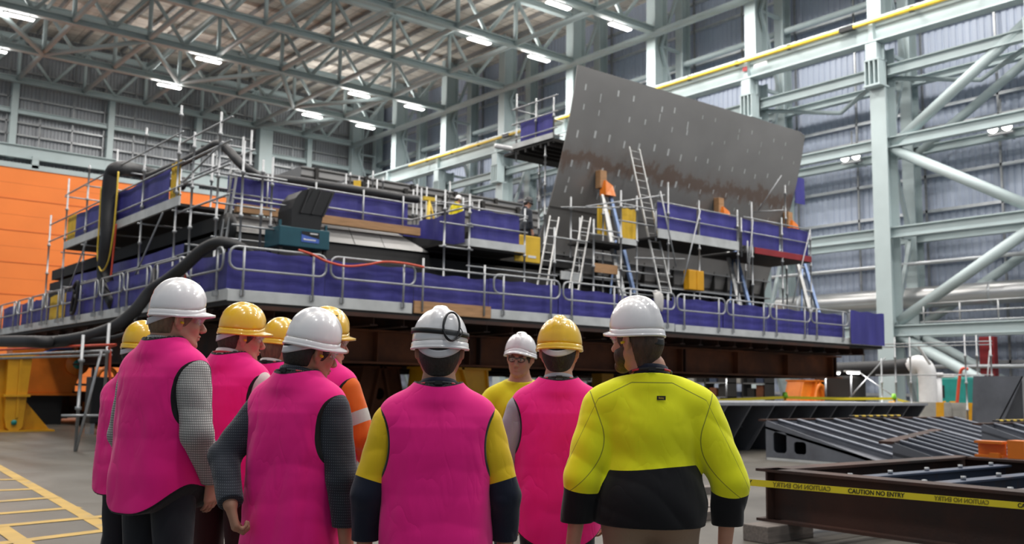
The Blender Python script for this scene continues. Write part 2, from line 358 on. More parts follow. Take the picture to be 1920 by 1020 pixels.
for a, n in enumerate(NODE_X[1:9]):
    y0 = 20 if n > 33 else 37
    tag(MB().tube([(n, y0, CHZ+.05), (n, 90.1, CHZ+.05)], .21, 8).build('tie_tube', M['green_steel']), '%s pale tie tube under the lower truss chords, counted from the long wall' % ORD[a], 'tube', 'lower ties between trusses')
    tag(MB().tube([(n, y0, TPZ), (n, 90.1, TPZ)], .15, 8).build('tie_tube', M['green_steel']), '%s pale tie tube at the upper truss chords, counted from the long wall' % ORD[a], 'tube', 'upper ties between trusses')
tag(MB().tube([(50.1, 12, CHZ-.25), (50.1, 90.1, CHZ-.25)], .27, 10).build('tie_tube', M['green_steel']), 'thick pale tie tube from column head to column head under the roof', 'tube')
# plan bracing in the bay next to the end wall
c = 0
for a in range(1, 7, 2):
    xa, xb, xc = NODE_X[a], NODE_X[a+1], NODE_X[a+2] if a+2 < 10 else NODE_X[a+1]-5.43
    for p, q, nm in (((xa, TR_Y[2]), (xb, TR_Y[1]), 'near'), ((xc, TR_Y[2]), (xb, TR_Y[1]), 'far')):
        c += 1
        tag(MB().tube([(p[0], p[1], CHZ-.1), (q[0], q[1], CHZ-.1)], .2, 8).build('plan_brace', M['green_steel']), '%s slanting plan brace between second and third truss, counted from the long wall' % ORD[c-1], 'brace', 'plan braces under the trusses')
tag(MB().tube([(NODE_X[1], TR_Y[1], CHZ-.1), (NODE_X[2], TR_Y[0], CHZ-.1)], .2, 8).build('plan_brace', M['green_steel']), 'slanting plan brace between first and second truss near the thick end column', 'brace')
# high-bay luminaires with their light, plus an added roof fill
def high_bay(x, y, lb):
    t = thing('high_bay_light', lb, 'light', (x, y, CHZ-.62), 0, 'high bay lights under the trusses')
    MB().box((0, 0, .1), (2.1, .5, .12)).build('housing', M['white'], t, bevel=.03)
    d = MB().box((0, 0, 0), (1.95, .42, .1)).build('diffuser', M['lamp'], t, bevel=.04); tag(d, 'glowing white diffuser')
    for s in (-.7, .7): MB().tube([(s, 0, .15), (s, 0, .42)], .03, 6).build('hanger', M['galv'], t)
    L = bpy.data.lights.new('lamp_light', 'AREA'); L.shape = 'RECTANGLE'; L.size = 1.95; L.size_y = .42; L.energy = LAMP_W; L.color = (1, .965, .92)
    o = bpy.data.objects.new('lamp_light', L); COL.objects.link(o); o.parent = t; o.location = (0, 0, -.08)
    L2 = bpy.data.lights.new('roof_fill_light', 'AREA'); L2.shape = 'RECTANGLE'; L2.size = 2.6; L2.size_y = 1.0; L2.energy = ROOF_FILL_W; L2.color = (1, .965, .92)
    o = bpy.data.objects.new('roof_fill_light', L2); COL.objects.link(o); o.parent = t; o.location = (0, .95, .2); o.rotation_euler = (math.pi, 0, 0)  # added source beside the fitting to brighten roof and trusses, no lamp part there
LX = [46.6, 40.8, 27.2, 13.5, 0]
LROW = {81.4: 'second', 72.6: 'third', 55.0: 'fifth', 46.2: 'sixth', 37.4: 'seventh', 28.6: 'eighth', 19.8: 'ninth', 11.0: 'tenth', 2.2: 'eleventh', -6.6: 'twelfth'}
for y, w in LROW.items():
    for j, X in enumerate(LX):
        if X == 0 and y > 60: continue
        high_bay(X, y-.05, 'glowing high bay light, %s from the long wall on the %s truss line' % (ORD[j], w))
# ================================================================== SHIP BLOCK ON ITS SUPPORTS
DK = 3.32; FY = 19.5; LX0 = 8.0; RX = 33.7
def holed(outer, holes, thick, xf):
    """flat plate with real holes; outer / holes in 2-D, xf maps (a, b, t) to a point"""
    bm = bmesh.new(); ed = []
    for loop in [outer]+holes:
        vs = [bm.verts.new((a, b, 0)) for a, b in loop]
        ed += [bm.edges.new((vs[i], vs[(i+1) % len(vs)])) for i in range(len(vs))]
    bmesh.ops.triangle_fill(bm, use_beauty=True, edges=ed)
    r = bmesh.ops.extrude_face_region(bm, geom=list(bm.faces))
    for v in r['geom']:
        if isinstance(v, bmesh.types.BMVert): v.co.z += thick
    bm.verts.index_update()
    mb = MB(); mb.add([xf(*v.co) for v in bm.verts], [tuple(v.index for v in f.verts) for f in bm.faces]); bm.free(); return mb
def circ(a, b, r, n=20, sx=1.): return [(a+r*sx*math.cos(2*math.pi*i/n), b+r*math.sin(2*math.pi*i/n)) for i in range(n)]
def rrect(a0, b0, a1, b1, r, n=4):
    out = []
    for (cx, cy, s) in ((a1-r, b1-r, 0), (a0+r, b1-r, 1), (a0+r, b0+r, 2), (a1-r, b0+r, 3)):
        out += [(cx+r*math.cos(math.pi/2*(s+i/n)), cy+r*math.sin(math.pi/2*(s+i/n))) for i in range(n+1)]
    return out
# deck
t = thing('platform_deck', 'large dark steel work deck carrying the hull block', 'platform', (0, 0, 0))
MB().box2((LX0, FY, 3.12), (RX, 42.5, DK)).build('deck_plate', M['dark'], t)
MB().box2((LX0+.02, FY-.05, 3.05), (31.4, FY, 3.14)).build('edge_angle', M['rust'], t)
# rusty frame under the deck
t = thing('beam_grillage', 'rust-brown steel beam frame under the raised work deck', 'frame', (0, 0, 0))
for Y, x0, x1 in ((21.4, 9.2, 33.6), (26.5, 9.2, 33.5), (32, 9.2, 33.5), (38, 9.2, 33.5)):
    g = MB().ibeam((x0, Y, 2.45), (x1, Y, 2.45), .86, .5, .05, .03)
    x = x0+.6
    while x < x1: g.box((x, Y-.12, 2.45), (.025, .24, .76)); x += 2.9
    g.build('girder', M['rust_lit'] if Y < 22 else M['rust'], t)  # front girder takes the rust with light in its colour
for X in (9.3, 16, 24.5, 33.3):
    MB().ibeam((X, 21.2, 2.45), (X, 41.5, 2.45), .86, .5, .05, .03).build('girder', M['rust'], t)
x = 8.3
while x < 33.4:
    MB().ibeam((x, FY+.15, 2.99), (x, 42, 2.99), .24, .2, .03, .02).build('cross_beam', M['rust'], t); x += .84
for Y in np.arange(20.6, 42, 1.6):
    MB().ibeam((LX0+.1, float(Y), 2.97), (9.3, float(Y), 2.97), .24, .2, .03, .02).build('outrigger', M['rust'], t)
# guardrail panels -------------------------------------------------
def rail_panel(L, h=1.05):
    t = thing('guardrail_panel', 'x', 'guardrail')
    r = .18; zt, zm = h, .56
    loop = [(r, 0, zt), (L-r, 0, zt)]+[(L-r+r*math.sin(a), 0, zt-r+r*math.cos(a)) for a in (.5, 1, 1.4)]+[(L-r+r*math.sin(a), 0, zm+r+r*math.cos(a)) for a in (1.7, 2.2, 2.7)]
    loop += [(L-r, 0, zm), (r, 0, zm)]+[(r-r*math.sin(a), 0, zm+r-r*math.cos(a)) for a in (.5, 1, 1.4)]+[(r-r*math.sin(a), 0, zt-r-r*math.cos(a)) for a in (1.7, 2.2, 2.7)]
    MB().tube(loop, .028, 6, closed=True).build('rail_loop', M['galv'], t)
    for x in (.32, L-.32):
        p = MB().tube([(x, 0, .0), (x, 0, zt)], .03, 6).build('post', M['galv'], t)
        MB().box((x, .03, .06), (.1, .1, .12)).build('clamp', M['galv'], p)
    return t
def sheet(name, p, q, z0, z1, m, label, group=None, cat='sheet', wav=.014, n=16, parent=None):
    p = Vector(p); q = Vector(q); d = (q-p); nrm = Vector((-d.y, d.x, 0)).normalized(); s = random.random()*9
    rows = []
    for j in range(7):
        f = j/6
        rows.append([p+d*(i/n)+nrm*(wav*math.sin(i*1.3+s+f*1.5)*(.4+.6*math.sin(f*3.1)))+Vector((0, 0, z0+(z1-z0)*f+(.02*math.sin(i*.9+s) if j == 6 else 0))) for i in range(n+1)])
    o = MB().grid(rows).build(name, m, parent, solid=.006); tag(o, label, cat, group); return o
FP = [(7.97, 2.28), (10.36, 2.28), (15.05, 2.28), (17.45, 2.28), (19.76, 2.22), (22.09, 2.28), (24.45, 2.22), (26.73, 2.25), (29.05, 2.28)]
proto = rail_panel(2.27)
first = True
for i, (x, L) in enumerate(FP):
    o = proto if first else copy_tree(proto); first = False
    o.location = (x, FY-.06, DK); o.scale = (L/2.27, 1, 1)
    tag(o, '%s looped grey guardrail panel along the long front deck edge, counted from the hose corner' % ORD[i], group='front edge guardrails')
SP = [(19.7, 2.15), (21.95, 2.15), (24.25, 2.15), (26.45, 2.15), (28.75, 2.1), (30.95, 1.75), (32.8, 1.95), (34.85, 1.95), (36.85, 2.0), (38.95, 2.95)]
for i, (y, L) in enumerate(SP):
    o = copy_tree(proto); o.location = (LX0-.06, y, DK); o.rotation_euler = (0, 0, math.pi/2); o.scale = (L/2.27, 1, 1)
    tag(o, '%s looped guardrail panel on the deck edge facing the orange door, from the hose corner' % ORD[i], group='side edge guardrails')
# straight scaffold rail between panels
t = thing('scaffold_rail', 'straight grey tube rail filling the gap between looped guardrails over the timber kickboard', 'guardrail', (12.7, FY-.06, DK))
for z in (1.02, .55): MB().tube([(-.4, 0, z), (2.6, 0, z)], .026, 6).build('rail', M['galv'], t)
for x in (.17, 2.05): MB().tube([(x, 0, -.05), (x, 0, 1.25)], .03, 6).build('post', M['galv'], t)
# mesh sheets behind the rails
edges = [7.98, 10.3, 12.7, 15.0, 17.4, 19.74, 22.03, 24.42, 26.7, 29.03, 31.35]
for i in range(10):
    h = [1.0, .98, .9, .93, .88, .86, .95, .95, .95, .95][i]
    sheet('mesh_sheet', (edges[i]+.01, FY+.09, 0), (edges[i+1]-.01, FY+.09, 0), DK+.03, DK+h, M['blue'], '%s blue mesh sheet behind the front edge guardrails, counted from the hose corner' % ORD[i], 'front edge mesh sheets')
o = sheet('mesh_sheet', (31.42, FY-.12, 0), (33.67, FY-.12, 0), DK-.08, DK+1.12, M['blue'], 'plain blue mesh sheet hung outside the rail at the far end of the front edge')
t = thing('end_rail', 'tube rail carrying the outermost blue sheet at the far end of the front edge', 'guardrail', (31.4, FY-.06, DK))
for z in (1.08, .5): MB().tube([(0, 0, z), (2.25, 0, z)], .026, 6).build('rail', M['galv'], t)
for x in (.06, 2.2): MB().tube([(x, 0, 0), (x, 0, 1.15)], .03, 6).build('post', M['galv'], t)
for i, (y, L) in enumerate(SP):
    sheet('mesh_sheet', (LX0+.09, y, 0), (LX0+.09, y+L, 0), DK+.03, DK+.95, M['yellow_sheet'] if i == 6 else M['blue'], ('yellow mesh sheet on the short deck edge' if i == 6 else '%s mesh sheet on the short deck edge counting from the hose corner, blue' % ORD[i]), None if i == 6 else 'side edge mesh sheets', n=10)
# toe boards
def board(name, a, b, m, label, group=None, bev=.005):
    o = MB().box2(a, b).build(name, m, bevel=bev); tag(o, label, 'board', group); return o
board('toe_board', (7.98, FY-.03, DK-.12), (12.6, FY+.02, DK+.13), M['toe'], 'pale toe board below the first two front guardrails')
board('toe_board', (15.0, FY-.03, DK-.1), (22.0, FY+.02, DK+.14), M['toe'], 'pale toe board between the timber kickboard and the grey rag')
board('toe_board', (22.05, FY-.03, DK-.1), (33.6, FY+.02, DK+.12), M['toe'], 'longest pale toe board toward the far end of the front edge')
board('kickboard', (12.65, FY-.05, DK-.1), (14.98, FY+.0, DK+.2), M['wood'], 'brown timber kickboard in the gap between looped guardrails')
for i, (a, b) in enumerate(((19.5, 24.1), (24.2, 30.9), (31, 42))):
    board('toe_board', (LX0-.03, a, DK-.1), (LX0+.02, b, DK+.14), M['toe'], '%s pale toe board along the short deck edge from the hose corner' % ORD[i])
# hull block ----------------------------------------------------------
t = thing('hull_block', 'dark steel hull block with a shiny grey sheer strip on the work deck', 'hull', (0, 0, 0))
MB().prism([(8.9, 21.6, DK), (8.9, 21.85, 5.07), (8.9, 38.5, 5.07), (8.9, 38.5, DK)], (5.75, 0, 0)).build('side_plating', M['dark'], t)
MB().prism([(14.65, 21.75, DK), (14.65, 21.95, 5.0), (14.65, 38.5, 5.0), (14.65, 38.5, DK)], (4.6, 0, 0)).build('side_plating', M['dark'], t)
y0, y1 = 21.8, 22.1
MB().prism([(8.95, y0, 5.08), (14.62, y0, 5.12), (13.75, y1, 5.6), (8.95, y1, 5.55)], (0, .12, 0)).build('sheer_strip', M['hull'], t)
for x in (10.2, 12.3, 13.2): MB().bar((x, y0-.006, 5.10), (x-.05, y1-.006, 5.57), .012, .012).build('weld_seam', M['dark'], t)
MB().box2((8.95, 22.1, 5.2), (20.2, 38.5, 5.55)).build('upper_deck', M['dark'], t)
MB().tube([(8.85, 21.9, 5.1), (8.95, 21.9, 5.1)], [.42, .42], 18).build('round_port', M['black'], t)
for i, (a, b) in enumerate(((9.08, 11.3), (11.33, 14.35))):
    board('timber_board', (a, 21.86, 5.57), (b, 22.02, 5.78), M['wood'], ('shorter brown timber board on top of the hull strip behind the blower' if i == 0 else 'longer brown timber board on top of the hull strip'))
    sheet('mesh_sheet', (a-.1, 22.24, 0), (b-.2, 22.24, 0), 5.7, 6.5, M['blue'], ('blue mesh sheet above the hull strip behind the blower hood' if i == 0 else 'blue mesh sheet above the longer timber board'))
t = thing('scaffold_rail', 'tube handrail along the top of the hull strip', 'guardrail', (8.95, 22.15, 5.56))
for z in (.95, .5): MB().tube([(0, 0, z), (5.3, 0, z-.03)], .025, 6).build('rail', M['galv'], t)
for x in (0.05, 1.02, 2.35, 3.75, 5.0): MB().tube([(x, 0, 0), (x, 0, 1.1)], .028, 6).build('post', M['galv'], t)
# hull interior wall behind the scaffolds, recess shade put into its near-black colour
t = thing('hull_bulkhead', 'dark grey ribbed hull wall behind the ladders under the curved plate', 'hull', (0, 0, 0))
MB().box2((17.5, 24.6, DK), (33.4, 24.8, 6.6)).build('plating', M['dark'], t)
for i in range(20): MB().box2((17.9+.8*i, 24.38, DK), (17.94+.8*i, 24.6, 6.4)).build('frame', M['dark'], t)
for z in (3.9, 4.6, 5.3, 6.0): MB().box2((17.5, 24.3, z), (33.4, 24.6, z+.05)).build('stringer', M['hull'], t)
# curved plate ----------------------------------------------------------
prof = [(1084, 119), (1079, 156), (1072, 199), (1063.5, 241), (1053, 298), (1040.6, 347), (1023, 407)]
PR = [PX(x, y, 20.7) for x, y in prof]
zz = np.array([p.z for p in PR]); yy = np.array([p.y for p in PR]); cf = np.polyfit(zz, yy, 2)
ztop, zbot = 12.03, 5.3; PT = .04
def py(z): return float(np.polyval(cf, max(z, 6.6)))+(.35*(6.6-z) if z < 6.6 else 0)
def plate_mat():
    m = mat('curved_plate_steel', (.27, .26, .25), .42, .3, .1, .5)
    n = m.node_tree.nodes; l = m.node_tree.links; b = n['Principled BSDF']; src = b.inputs['Base Color'].links[0].from_socket
    tc = n.new('ShaderNodeTexCoord'); sp = n.new('ShaderNodeSeparateXYZ'); l.new(tc.outputs['Object'], sp.inputs[0])
    no = n.new('ShaderNodeTexNoise'); no.inputs['Scale'].default_value = 1.5; no.inputs['Detail'].default_value = 7; no.inputs['Roughness'].default_value = .7
    mp = n.new('ShaderNodeMapping'); mp.inputs['Scale'].default_value = (1, 1, .6); l.new(tc.outputs['Object'], mp.inputs[0]); l.new(mp.outputs[0], no.inputs[0])
    ad = n.new('ShaderNodeMath'); ad.operation = 'MULTIPLY_ADD'; l.new(no.outputs['Fac'], ad.inputs[0]); ad.inputs[1].default_value = 1.9; l.new(sp.outputs['Z'], ad.inputs[2])
    cr = n.new('ShaderNodeValToRGB'); mr = n.new('ShaderNodeMapRange'); mr.inputs['From Min'].default_value = 9.35; mr.inputs['From Max'].default_value = 11.0; l.new(ad.outputs[0], mr.inputs[0]); l.new(mr.outputs[0], cr.inputs[0])
    e = cr.color_ramp.elements; e[0].position = .2; e[0].color = (0, 0, 0, 1); e[1].position = .9; e[1].color = (0, 0, 0, 1)
    for p_, v in ((.40, .62), (.53, .62), (.62, .12)): k = e.new(p_); k.color = (v, v, v, 1)
    mx = n.new('ShaderNodeMixRGB'); l.new(cr.outputs[0], mx.inputs[0]); l.new(src, mx.inputs[1]); mx.inputs[2].default_value = (.15, .07, .035, 1); l.new(mx.outputs[0], b.inputs['Base Color'])
    # slight browning of the lower strake
    return m
M['plate'] = plate_mat()
t = thing('curved_hull_plate', 'huge curved grey hull plate with pale weld marks and a rust band', 'hull plate', (0, 0, 0))
mb = MB(); nz = 60
xs = [20.7, 22, 24, 26, 28, 30, 32, 33.0, 33.4]
rows = []
for j in range(nz+1):
    z = zbot+(ztop-zbot)*j/nz
    rows.append([(x if not (x == 33.4 and j == nz) else 33.2, py(z), z-(.0 if x < 33.3 or j < nz else .12)) for x in xs])
back = [[(x, y+PT, z) for x, y, z in r] for r in rows]
mb.grid(rows); mb.grid(back)
mb.grid([rows[-1], back[-1]]); mb.grid([[r[0] for r in rows], [r[0] for r in back]]); mb.grid([[r[-1] for r in rows], [r[-1] for r in back]])
for z in (7.5, ):
    MB().bar((20.72, py(z)-.022, z), (33.3, py(z)-.022, z), .02, .02).build('seam', M['dark'], t)
wm = mb; wm.cur = 1
for i in range(17):
    X = 21.2+.73*i
    for k, (z, w, h) in enumerate(((11.45, .035, .10), (11.1, .025, .14), (10.75, .03, .09), (9.95, .045, .12), (8.95, .045, .11), (8.45, .03, .09), (8.1, .035, .11))):
        rr = random.random()
        if (k in (0, 1, 2) and (i+k) % 3 == 1) or (k == 5 and i % 3) or (k == 1 and i % 2 == 0): continue
        z += random.uniform(-.08, .08); x = X+random.uniform(-.05, .05); w *= random.uniform(.7, 1.1)*(1 if i < 8 else .55); h *= 1 if i < 8 else .7
        wm.grid([[(x-w, py(z-h)-.008, z-h), (x+w, py(z-h)-.008, z-h)], [(x-w, py(z+h)-.008, z+h), (x+w, py(z+h)-.008, z+h)]])
mb.build('plating', [M['plate'], M['toe']], t)
tag(MB().tube([(30.9, py(6.9)-.05, 6.9), (30.9, py(6.9)-.4, 6.9)], .3, 16).build('plate_port', M['black']), 'black round pipe end sticking out of the curved plate near its bottom', 'pipe')
# scaffolds ------------------------------------------------------------------
def scaffold(label, standards=(), ledgers=(), decks=(), toes=(), braces=(), r=.03, group=None, boards=()):
    t = thing('scaffold', label, 'scaffold', (0, 0, 0), 0, group)
    for (x, y, z0, z1) in standards:
        pts, rr, z = [(x, y, z0)], [r], z0+.9
        while z < z1-.1:
            for dz, f in ((-.04, 1), (-.03, 1.9), (.03, 1.9), (.04, 1)): pts.append((x, y, z+dz)); rr.append(r*f)
            z += 1.0
        MB().tube(pts+[(x, y, z1)], rr+[r], 6).build('standard', M['galv'], t)
    for p, q in ledgers: MB().tube([p, q], r*.85, 6).build('ledger', M['galv'], t)
    for p, q in braces: MB().tube([p, q], r*.85, 6).build('brace', M['galv'], t)
    for a, b in decks: MB().box2(a, b).build('deck_board', M['dark'], t)
    for a, b in toes: MB().box2(a, b).build('toe_board', M['toe'], t)
    for a, b in boards: MB().box2(a, b).build('timber_board', M['wood'], t)
    return t
sx = 8.3; ix = 10.2
ys = [36.4, 34.3, 31.9, 29.0, 26.45, 23.8]
tops = [7.3, 8.28, 8.33, 8.3, 8.43, 8.47]
scaffold('side access scaffold with raised mesh-fenced platform facing the orange door',
    [(sx, y, DK, z) for y, z in zip(ys, tops)]+[(ix, y, DK, z-.3) for y, z in zip(ys[1:], tops[1:])],
    [((sx, 23.4, z), (sx, 36.5, z)) for z in (6.35, 6.95)]+[((sx, 23.6, 7.75), (sx, 34.6, 7.75)), ((sx, 23.6, 4.55), (sx, 31.9, 4.55))]+[((sx-.1, y, z), (ix+.1, y, z)) for y in ys[1:] for z in (5.75, 7.65)]+[((sx, y, 4.6), (ix, y, 4.6)) for y in ys]+[((ix, 23.6, 7.6), (ix, 34.4, 7.6))],
    [((sx+.05, 23.6, 5.85), (ix, 34.3, 5.92))], [((sx-.03, 23.55, 5.86), (sx+.02, 34.3, 6.1))],
    [((sx-.05, 24.6, 5.8), (sx-.05, 27.6, 3.5)), ((sx-.05, 31.5, 5.8), (sx-.05, 34.2, 3.6))])
sheet('mesh_sheet', (sx+.06, 33.3, 0), (sx+.06, 34.3, 0), 6.1, 6.95, M['yellow_sheet'], 'yellow mesh sheet at the orange door end of the raised side platform')
sheet('mesh_sheet', (sx+.06, 29.2, 0), (sx+.06, 33.28, 0), 6.05, 6.9, M['blue'], 'blue mesh sheet on the raised side platform beyond the hanging black trunk')
sheet('mesh_sheet', (sx+.06, 24.5, 0), (sx+.06, 29.1, 0), 6.05, 6.95, M['blue'], 'blue mesh sheet on the raised side platform between black trunk and corner tower')
sheet('mesh_sheet', (sx+.06, 23.75, 0), (sx+.06, 24.45, 0), 6.05, 7.05, M['yellow_sheet'], 'yellow mesh sheet at the tower end of the raised side platform')
sheet('mesh_sheet', (sx+.3, 23.9, 0), (sx+.3, 34.2, 0), DK+.1, 4.95, M['blue'], 'long blue mesh sheet at deck level under the raised side platform')
scaffold('slender scaffold tower with a ladder at the hose corner',
    [(8.35, 22.9, DK, 7.6), (8.35, 21.26, DK, 7.75), (8.6, 20.45, DK, 6.95), (9.6, 22.9, DK, 7.7), (9.7, 21.3, DK, 6.9), (9.1, 20.5, 4.4, 6.6)],
    [((8.35, 20.6, z), (8.35, 23.9, z)) for z in (5.7, 6.4, 6.95, 7.5)]+[((8.25, y, z), (9.8, y, z)) for y in (21.26, 22.9) for z in (4.8, 5.6, 6.3)]+[((8.4, 20.45, z), (9.7, 20.5, z)) for z in (5.0, 5.6, 6.2)]+[((8.35, 24.2, 6.3), (8.35, 21.1, 7.0)), ((8.35, 20.9, 4.6), (8.35, 23.9, 4.6))])
def ladder(top, bot, w, label, along=(1, 0, 0), step=.3):
    t = thing('ladder', label, 'ladder', (0, 0, 0)); top = Vector(top); bot = Vector(bot); a = Vector(along).normalized()*w/2
    for s in (-1, 1): MB().bar(bot+a*s, top+a*s, .035, .08).build('stile', M['alu'], t)
    L = (top-bot).length; k = int(L/step)
    for i in range(1, k+1):
        p = bot+(top-bot)*(i-.5)/k; MB().tube([p-a, p+a], .016, 6).build('rung', M['alu'], t)
    return t
ladder((9.0, 21.9, 6.55), (8.75, 21.9, 4.35), .32, 'short aluminium ladder inside the corner scaffold tower', (0, 1, 0))
ladder(PY(1189, 278, 22.75), PY(1249, 552, 20.7), .5, 'tall aluminium ladder leaning on the middle of the curved plate')
ladder(PY(1040, 407, 21.9), PY(1015, 545, 20.9), .36, 'aluminium ladder leaning beside the yellow bin cover')
ladder(PY(1100, 408, 21.9), PY(1075, 550, 20.9), .36, 'aluminium ladder leaning below the lower front corner of the curved plate')
# centre platform
z = 5.3
scaffold('small mesh-fenced platform projecting between hull strip and curved plate',
    [(15.38, 21.0, DK, 6.75), (14.55, 21.0, DK, 6.75), (17.35, 21.0, DK, 6.6), (15.38, 23.4, DK, 6.7), (14.5, 23.3, DK, 6.9), (17.35, 23.2, DK, 6.9)],
    [((15.3, 21.0, h), (17.45, 21.0, h)) for h in (6.38, 5.9)]+[((15.38, 20.9, h), (15.38, 24.2, h)) for h in (6.4, 5.9)]+[((14.4, 21.0, h), (15.5, 21, h)) for h in (6.4, 5.85, 5.2)]+[((15.3, 21.0, 4.75), (18.6, 21.0, 4.75)), ((17.35, 20.9, 6.3), (17.35, 23.4, 6.3))],
    [((14.5, 21.05, z-.06), (17.35, 23.4, z))], [((15.38, 20.95, z), (17.35, 20.99, z+.22)), ((15.33, 21.0, z), (15.37, 23.4, z+.2))])
sheet('mesh_sheet', (15.42, 21.08, 0), (17.2, 21.08, 0), 5.45, 6.36, M['blue'], 'blue mesh sheet on the front of the small centre platform')
sheet('mesh_sheet', (15.3, 21.1, 0), (15.3, 23.4, 0), 5.4, 6.28, M['blue'], 'blue mesh sheet on the short side of the small centre platform')
sheet('mesh_sheet', (14.3, 23.6, 0), (16.9, 23.6, 0), 5.5, 6.2, M['blue'], 'blue mesh sheet at the back of the small centre platform')
t = thing('bin_cover', 'yellow plastic cover hung at the end of the small centre platform', 'cover', (17.62, 21.2, 5.05))
MB().box((0, 0, .42), (.95, .06, .78)).build('panel', M['yellow_sheet'], t, bevel=.02)
MB().box((.15, -.035, .2), (.3, .01, .07)).build('faded_print', M['white'], t)
# middle scaffold
Y = 21.3
def X_(px, py_=450): return PY(px, py_, Y).x
scaffold('narrow scaffold with yellow sheets standing in front of the curved plate',
    [(X_(1113), Y, DK, 6.7), (X_(1119), Y+1.2, DK, 7.6), (X_(1160), Y-.1, DK, 7.75), (X_(1194), Y, DK, 7.7), (X_(1180), Y+1.2, DK, 7.4), (X_(1048), Y+.2, DK, 6.3), (X_(1072), Y+1, DK, 5.3), (X_(1140), Y+1.3, DK, 7.0)],
    [((X_(1113), Y, h), (X_(1163), Y, h)) for h in (6.4, 5.65, 4.9, 4.1)]+[((X_(1160), Y, h), (X_(1260), Y, h)) for h in (7.35, 5.2, 4.5, 6.8)]+[((X_(1040), Y+.2, h), (X_(1120), Y+.2, h)) for h in (6.0, 5.3, 4.2)]+[((X_(1100), Y+1.2, 7.2), (X_(1200), Y+.1, 7.35)), ((X_(1118), Y+1.2, 6.5), (X_(1195), Y+1.2, 6.5))],
    [((X_(1113), Y+.05, 6.0), (X_(1194), Y+1.2, 6.07))], [((X_(1160), Y-.02, 6.06), (X_(1194), Y+.02, 6.25)), ((X_(1060), Y+.18, 4.75), (X_(1100), Y+.22, 5.0))], boards=[((X_(1114), Y-.03, 5.05), (X_(1157), Y+.03, 5.33))])
sheet('mesh_sheet', (PY(1120, 400, 22.9).x, 22.9, 0), (PY(1143, 400, 22.9).x, 22.9, 0), 6.6, 7.6, M['yellow_sheet'], 'smaller yellow sheet on the narrow scaffold before the curved plate')
sheet('mesh_sheet', (PY(1163, 400, 22.7).x, 22.7, 0), (PY(1193, 400, 22.7).x, 22.7, 0), 6.55, 7.6, M['yellow_sheet'], 'larger yellow sheet on the narrow scaffold before the curved plate')
# right scaffold in two lifts
Y = 21.0
a0, a1, b0, b1 = PY(1233, 444, Y), PY(1384, 471, Y), PY(1395, 473, Y), PY(1520, 491, Y)
za = (a0.z+a1.z)/2; zb = (b0.z+b1.z)/2
scaffold('scaffold bay with raking tube and pale toe board before the curved plate',
    [(X_(1253), Y, DK, za+1.9), (X_(1311), Y, DK, za+1.5), (X_(1383), Y, DK, za+1.45), (X_(1384), Y-.4, za-.5, za+.3), (X_(1234), Y+.1, za-.1, za+.9)],
    [((a0.x, Y, za+h), (a1.x, Y, za+h)) for h in (1.2, .72)]+[((X_(1200), Y, 4.75), (a1.x, Y, 4.75)), (PY(1099, 387, 20.8), PY(1246, 366, 20.8)), ((X_(1190), Y, 5.6), (X_(1275), Y-.2, 5.75))],
    [((a0.x, Y+.03, za), (a1.x, Y+1.9, za+.06))], [((a0.x, Y-.04, za), (a1.x, Y, za+.3))],
    [((X_(1311), Y-.05, za+1.15), (X_(1266), Y-.3, 4.9)), (PY(1238, 358, 20.75), PY(1268, 500, 20.75))])
scaffold('scaffold bay with red kickboard nearest the far end of the deck',
    [(X_(1410), Y, DK, zb+1.85), (X_(1466), Y, DK, zb+1.5), (X_(1519), Y, DK, zb+1.3), (X_(1390), Y, zb-.2, zb+1.2), (X_(1524), Y+1.2, DK, zb+3.2), (X_(1503), Y+2.6, DK, zb+4.2)],
    [((b0.x, Y, zb+h), (b1.x, Y, zb+h)) for h in (1.25, .72)]+[((X_(1410), Y, 4.6), (b1.x, Y, 4.6)), ((X_(1524), Y+1.2, zb+2.2), (X_(1503), Y+2.6, zb+2.2))],
    [((b0.x, Y+.03, zb-.02), (b1.x, Y+1.9, zb+.04))], [],
    [((X_(1410), Y-.05, zb+1.2), (X_(1393), Y-.2, 5.4)), ((X_(1517), Y-.05, zb+1.2), (X_(1475), Y-.2, 4.7)), ((X_(1505), Y+2, zb+2.2), (X_(1522), Y+1.3, zb+3.6))])
board('kickboard', (X_(1414), Y-.04, zb), (b1.x, Y, zb+.22), M['red'], 'dull red kickboard on the scaffold bay at the far end')
for i, (p, q, zz0, lb) in enumerate(((1236, 1310, za, 'blue mesh sheet on the scaffold bay next to the tall ladder'), (1314, 1384, za, 'blue mesh sheet on the scaffold bay between raking tube and pipe end'), (1394, 1464, zb, 'blue mesh sheet above the red kickboard on the pipe end side'), (1467, 1518, zb, 'blue mesh sheet above the red kickboard at its outer end'))):
    sheet('mesh_sheet', (X_(p), Y+.08, 0), (X_(q), Y+.08, 0), zz0+.25, zz0+1.2, M['blue'], lb, n=10)
sheet('mesh_sheet', (33.4, 23.0, 0), (34.1, 23.0, 0), 9.2, 10.3, M['blue'], 'small blue mesh sheet high beside the outer edge of the curved plate', n=6)
